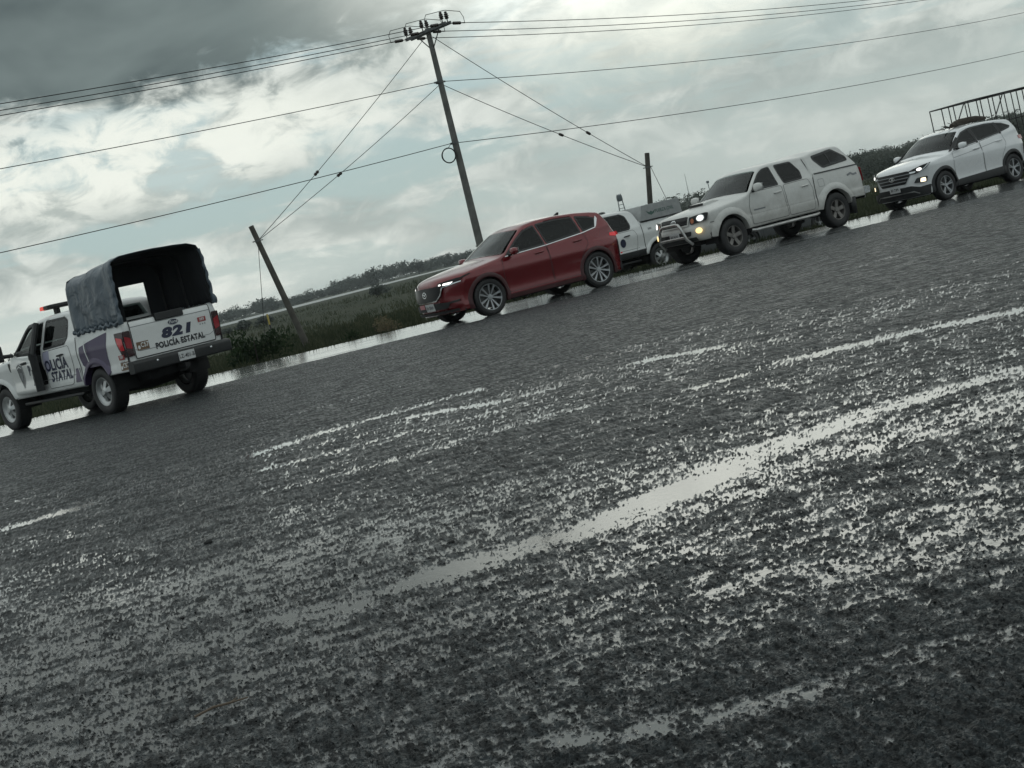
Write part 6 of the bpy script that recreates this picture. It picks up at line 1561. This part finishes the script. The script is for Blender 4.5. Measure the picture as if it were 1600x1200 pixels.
order = ['farthest', 'middle', 'nearest']
for k, ends in enumerate(wires):
    off = ends[0] - armc
    a0 = ends[0]; a1 = a0 - al * SP + Vector((0, 0, -0.05)); cable('power_line', span(a0, a1, 0.95), 0.0125, '%s of the three top power lines running left from the pole' % ['lowest', 'middle', 'highest'][k], 'power line', 'top power lines')
    a0 = ends[1]; a1 = a0 + al * SP + Vector((0, 0, 0.0)); cable('power_line', span(a0, a1, 1.0), 0.0125, '%s of the three top power lines running right from the pole' % ['lowest', 'middle', 'highest'][k], 'power line', 'top power lines')
c1 = Vector((0.13, 52, 7.12)); c2 = Vector((0.02, 51.9, 5.05))
cable('service_line', span(c1 - al * 0.26, c1 - al * SP + Vector((0, 0, 0.0)), 0.75), 0.012, 'single cable running left from halfway up the power pole', 'cable', 'lower pole cables')
cable('service_line', span(c1 + al * 0.26, c1 + al * SP, 0.9), 0.012, 'single cable running right from halfway up the power pole', 'cable', 'lower pole cables')
cable('telephone_line', span(c2 - al * SP, c2, 0.85) + span(c2, c2 + al * SP, 0.7)[1:], 0.013, 'lowest cable crossing the power pole beside the hanging coil', 'cable', 'lower pole cables')
# coil of spare cable hung on the pole
co_ = empty('cable_coil', (-0.17, 51.84, 4.68), 0, 'coil of spare black cable hanging on the power pole', 'cable coil')
b = MB()
for j in range(5):
    pts = [(0.0 + (0.215 + 0.012 * (j % 3)) * math.cos(2 * math.pi * k / 28), 0.012 * (j - 2), (0.24 + 0.012 * (j % 2)) * math.sin(2 * math.pi * k / 28)) for k in range(28)]
    b.tube(pts, 0.016, 6, closed=True)
b.build('loop', CABLE, co_, 60); b = MB(); b.tube([(0.03, 0, 0.24), (0.16, 0.04, 0.36)], 0.01, 5); b.build('tie', CABLE, co_)

def stub(name, base, top, r0_, r1_, label):
    base = Vector(base); top = Vector(top); root = empty(name, base, 0, label, 'pole')
    b = MB(); b.tube([(top - base) * (k / 8) for k in range(9)], [r0_ + (r1_ - r0_) * k / 8 for k in range(9)], 14); b.build('shaft', WOODM, root)
    d = (top - base).normalized(); q_ = (top - base) - d * 0.52
    b = MB(); b.tube([q_ - d * 0.03, q_ + d * 0.03], r1_ + 0.012, 14); b.tube([q_ - Vector((r1_ + .09, 0, 0)), q_ + Vector((r1_ + .09, 0, 0))], 0.02, 6); b.build('band', STEELG, root)
    return root, base + q_
dL = Vector((-6.92, 50.0, 3.92)) - Vector((-6.10, 50.0, -0.55))
_, aL = stub('leaning_pole', Vector((-6.92, 50.0, 3.92)) - dL * 1.08, (-6.92, 50.0, 3.92), 0.115, 0.085, 'leaning wooden stub pole between the police pickup and the red car')
_, aR = stub('stub_pole', (6.20, 57.0, -0.70), (6.91, 57.0, 3.34), 0.115, 0.090, 'short wooden stub pole rising above the agency pickup box')
def guy(nm, top, anchor, f, label, grp):
    top = Vector(top); anchor = Vector(anchor); p = top.lerp(anchor, f)
    cable(nm, span(top, anchor, 0.10, 14), 0.011, label, 'guy wire', grp, clamps=[(p - Vector((0, 0, 0.4 * f * (1 - f))), anchor - top)])
g1 = PT + Vector((-0.16, 0, -0.28)); g2 = c1 - al * 0.1 - Vector((0, 0, 0.12)); 
guy('guy_wire', g1, aL, 0.66, 'upper guy wire from the pole top down to the leaning pole', 'guy wires')
guy('guy_wire', g2, aL, 0.56, 'lower guy wire from mid pole down to the leaning pole', 'guy wires')
guy('guy_wire', PT + Vector((0.10, 0.05, -0.30)), aR, 0.70, 'upper guy wire from the pole top down to the right stub pole', 'guy wires')
guy('guy_wire', c1 + al * 0.1 - Vector((0, 0, 0.1)), aR, 0.55, 'lower guy wire from mid pole down to the right stub pole', 'guy wires')
cable('anchor_wire', [aL, (-7.55, 49.9, -0.5)], 0.010, 'thin anchor wire hanging left of the leaning pole', 'guy wire', 'anchor wires')
cable('anchor_wire', [aR + Vector((0.1, 0, 0)), (7.75, 57.5, -0.6)], 0.010, 'thin anchor wire right of the right stub pole', 'guy wire', 'anchor wires')

# ------------------------------------------------------------------ small far things
mp_ = empty('marker_post', (-21.45, 150, field_z(-21.45, 150)), 0, 'small yellow and black marker post in the field behind the bush', 'post')
b = MB(); b.tube([(0, 0, -0.05), (0, 0, 0.55)], 0.09, 10); b.build('lower_sleeve', BLACKP, mp_)
b = MB(); b.tube([(0, 0, 0.55), (0, 0, 1.55), (0, 0, 1.62)], [0.09, 0.09, 0.05], 10); b.build('upper_sleeve', mat('post_yellow', (0.35, 0.27, 0.05), 0.6), mp_)
tw_ = empty('lattice_tower', (29.1, 300, -1.0), 0, 'small lattice tower far behind the agency pickup cab', 'tower')
GT = mat('tower_steel', (0.10, 0.12, 0.13), 0.6)
b = MB()
for sx in (-1, 1):
    for sy in (-1, 1): b.tube([(sx * 0.75, sy * 0.75, 0), (sx * 0.35, sy * 0.35, 7.0)], 0.05, 4)
b.build('leg', GT, tw_)
for k in range(9):
    z = 0.6 + k * 0.72; q_ = 0.75 - 0.4 * z / 7
    b = MB(); b.tube([(-q_, -q_, z), (q_, -q_, z), (q_, q_, z), (-q_, q_, z)], 0.05, 4, closed=True); b.build('rung', GT, tw_)
b = MB(); b.lathe([(0, 0), (0.55, 0.0), (0.6, 0.3), (0.55, 1.0), (0.2, 1.25), (0, 1.3)], 12, 'z', (0, 0, 5.7)); b.build('tank', GT, tw_)
b = MB(); b.tube([(0, 0, 0), (0.3, 0, 13.2)], [0.16, 0.06], 6); o = b.build('radio_mast', GT, None, loc=(84.7, 600, -1.0)); tag(o, 'thin radio mast on the skyline left of the dusty pickup roof', 'mast')
mm = empty('sign_mast', (62.0, 400, -1.0), 0, 'short mast with a box on top by the dusty pickup windshield', 'mast')
b = MB(); b.tube([(0, 0, 0), (0, 0, 6.0)], 0.10, 6); b.build('shaft', GT, mm); b = MB(); b.box(-0.35, 0.35, -0.2, 0.2, 5.7, 6.3); b.build('box', GT, mm)

# ------------------------------------------------------------------ bits lying on the asphalt
STONE = mat('dark_stone', (0.012, 0.012, 0.012), 0.7, var=0.4, vscale=60)
def stone(x, y, s_, seed, label):
    rr = random.Random(seed); bm = bmesh.new(); bmesh.ops.create_icosphere(bm, subdivisions=2, radius=s_)
    for v_ in bm.verts:
        k = 1 + 0.35 * math.sin(v_.co.x / s_ * 3 + seed) * math.cos(v_.co.y / s_ * 2.3 + seed) + 0.12 * rr.uniform(-1, 1); v_.co *= k; v_.co.z *= 0.65
    me = bpy.data.meshes.new('asphalt_crumb'); bm.to_mesh(me); bm.free()
    o = link('asphalt_crumb', me, None, [STONE], 60, (x, y, road_z(x) + s_ * 0.30)); tag(o, label, 'stone', 'loose crumbs of asphalt on the road')
for i, (x, y, s_, lb) in enumerate([(-1.87, 8.53, 0.030, 'dark crumb of asphalt left of centre, below the police pickup reflection'), (0.85, 8.79, 0.022, 'small dark crumb above the big bright puddle'), (-1.3, 6.32, 0.018, 'dark crumb near the left end of the long puddle'), (-0.05, 5.52, 0.017, 'dark crumb just below the middle of the long puddle'), (-0.44, 6.78, 0.020, 'dark crumb just above the middle of the long puddle'), (-1.31, 4.81, 0.022, 'dark crumb at lower left beside the twig'), (0.83, 4.75, 0.016, 'dark crumb at right between the two puddles'), (-1.62, 6.5, 0.014, 'smallest dark crumb left of the other one by the long puddle end')]):
    stone(x, y, s_ * 0.8, i * 7 + 3, lb)
b = MB(); b.tube([(-0.075, -0.03, 0), (-0.02, 0.01, 0.006), (0.03, 0.02, 0.004), (0.085, 0.05, 0.0)], [0.004, 0.0045, 0.004, 0.0025], 6); b.tube([(0.03, 0.02, 0.004), (0.05, 0.06, 0.006)], [0.003, 0.0015], 5)
o = b.build('twig', mat('twig_bark', (0.12, 0.09, 0.065), 0.8), None, 60, loc=(-1.15, 4.78, road_z(-1.15) + 0.016)); tag(o, 'thin pale twig lying on the wet asphalt at lower left', 'twig')

# ------------------------------------------------------------------ damp air: one closed box round everything
HZ = bpy.data.materials.new('haze_air'); HZ.use_nodes = True
t_ = NT(HZ.node_tree); t_.n.clear(); pv = t_.new('ShaderNodeVolumePrincipled'); pv.inputs['Color'].default_value = (0.86, 0.92, 0.93, 1); pv.inputs['Density'].default_value = 0.00017
ou = t_.new('ShaderNodeOutputMaterial'); t_.l.new(pv.outputs[0], ou.inputs['Volume'])
b = MB(); b.box(-2600, 2600, -1000, 2700, -3.0, 16.0); o = b.build('haze', HZ, None, None); tag(o, 'thin damp haze filling the air over the field', 'haze', kind='stuff')
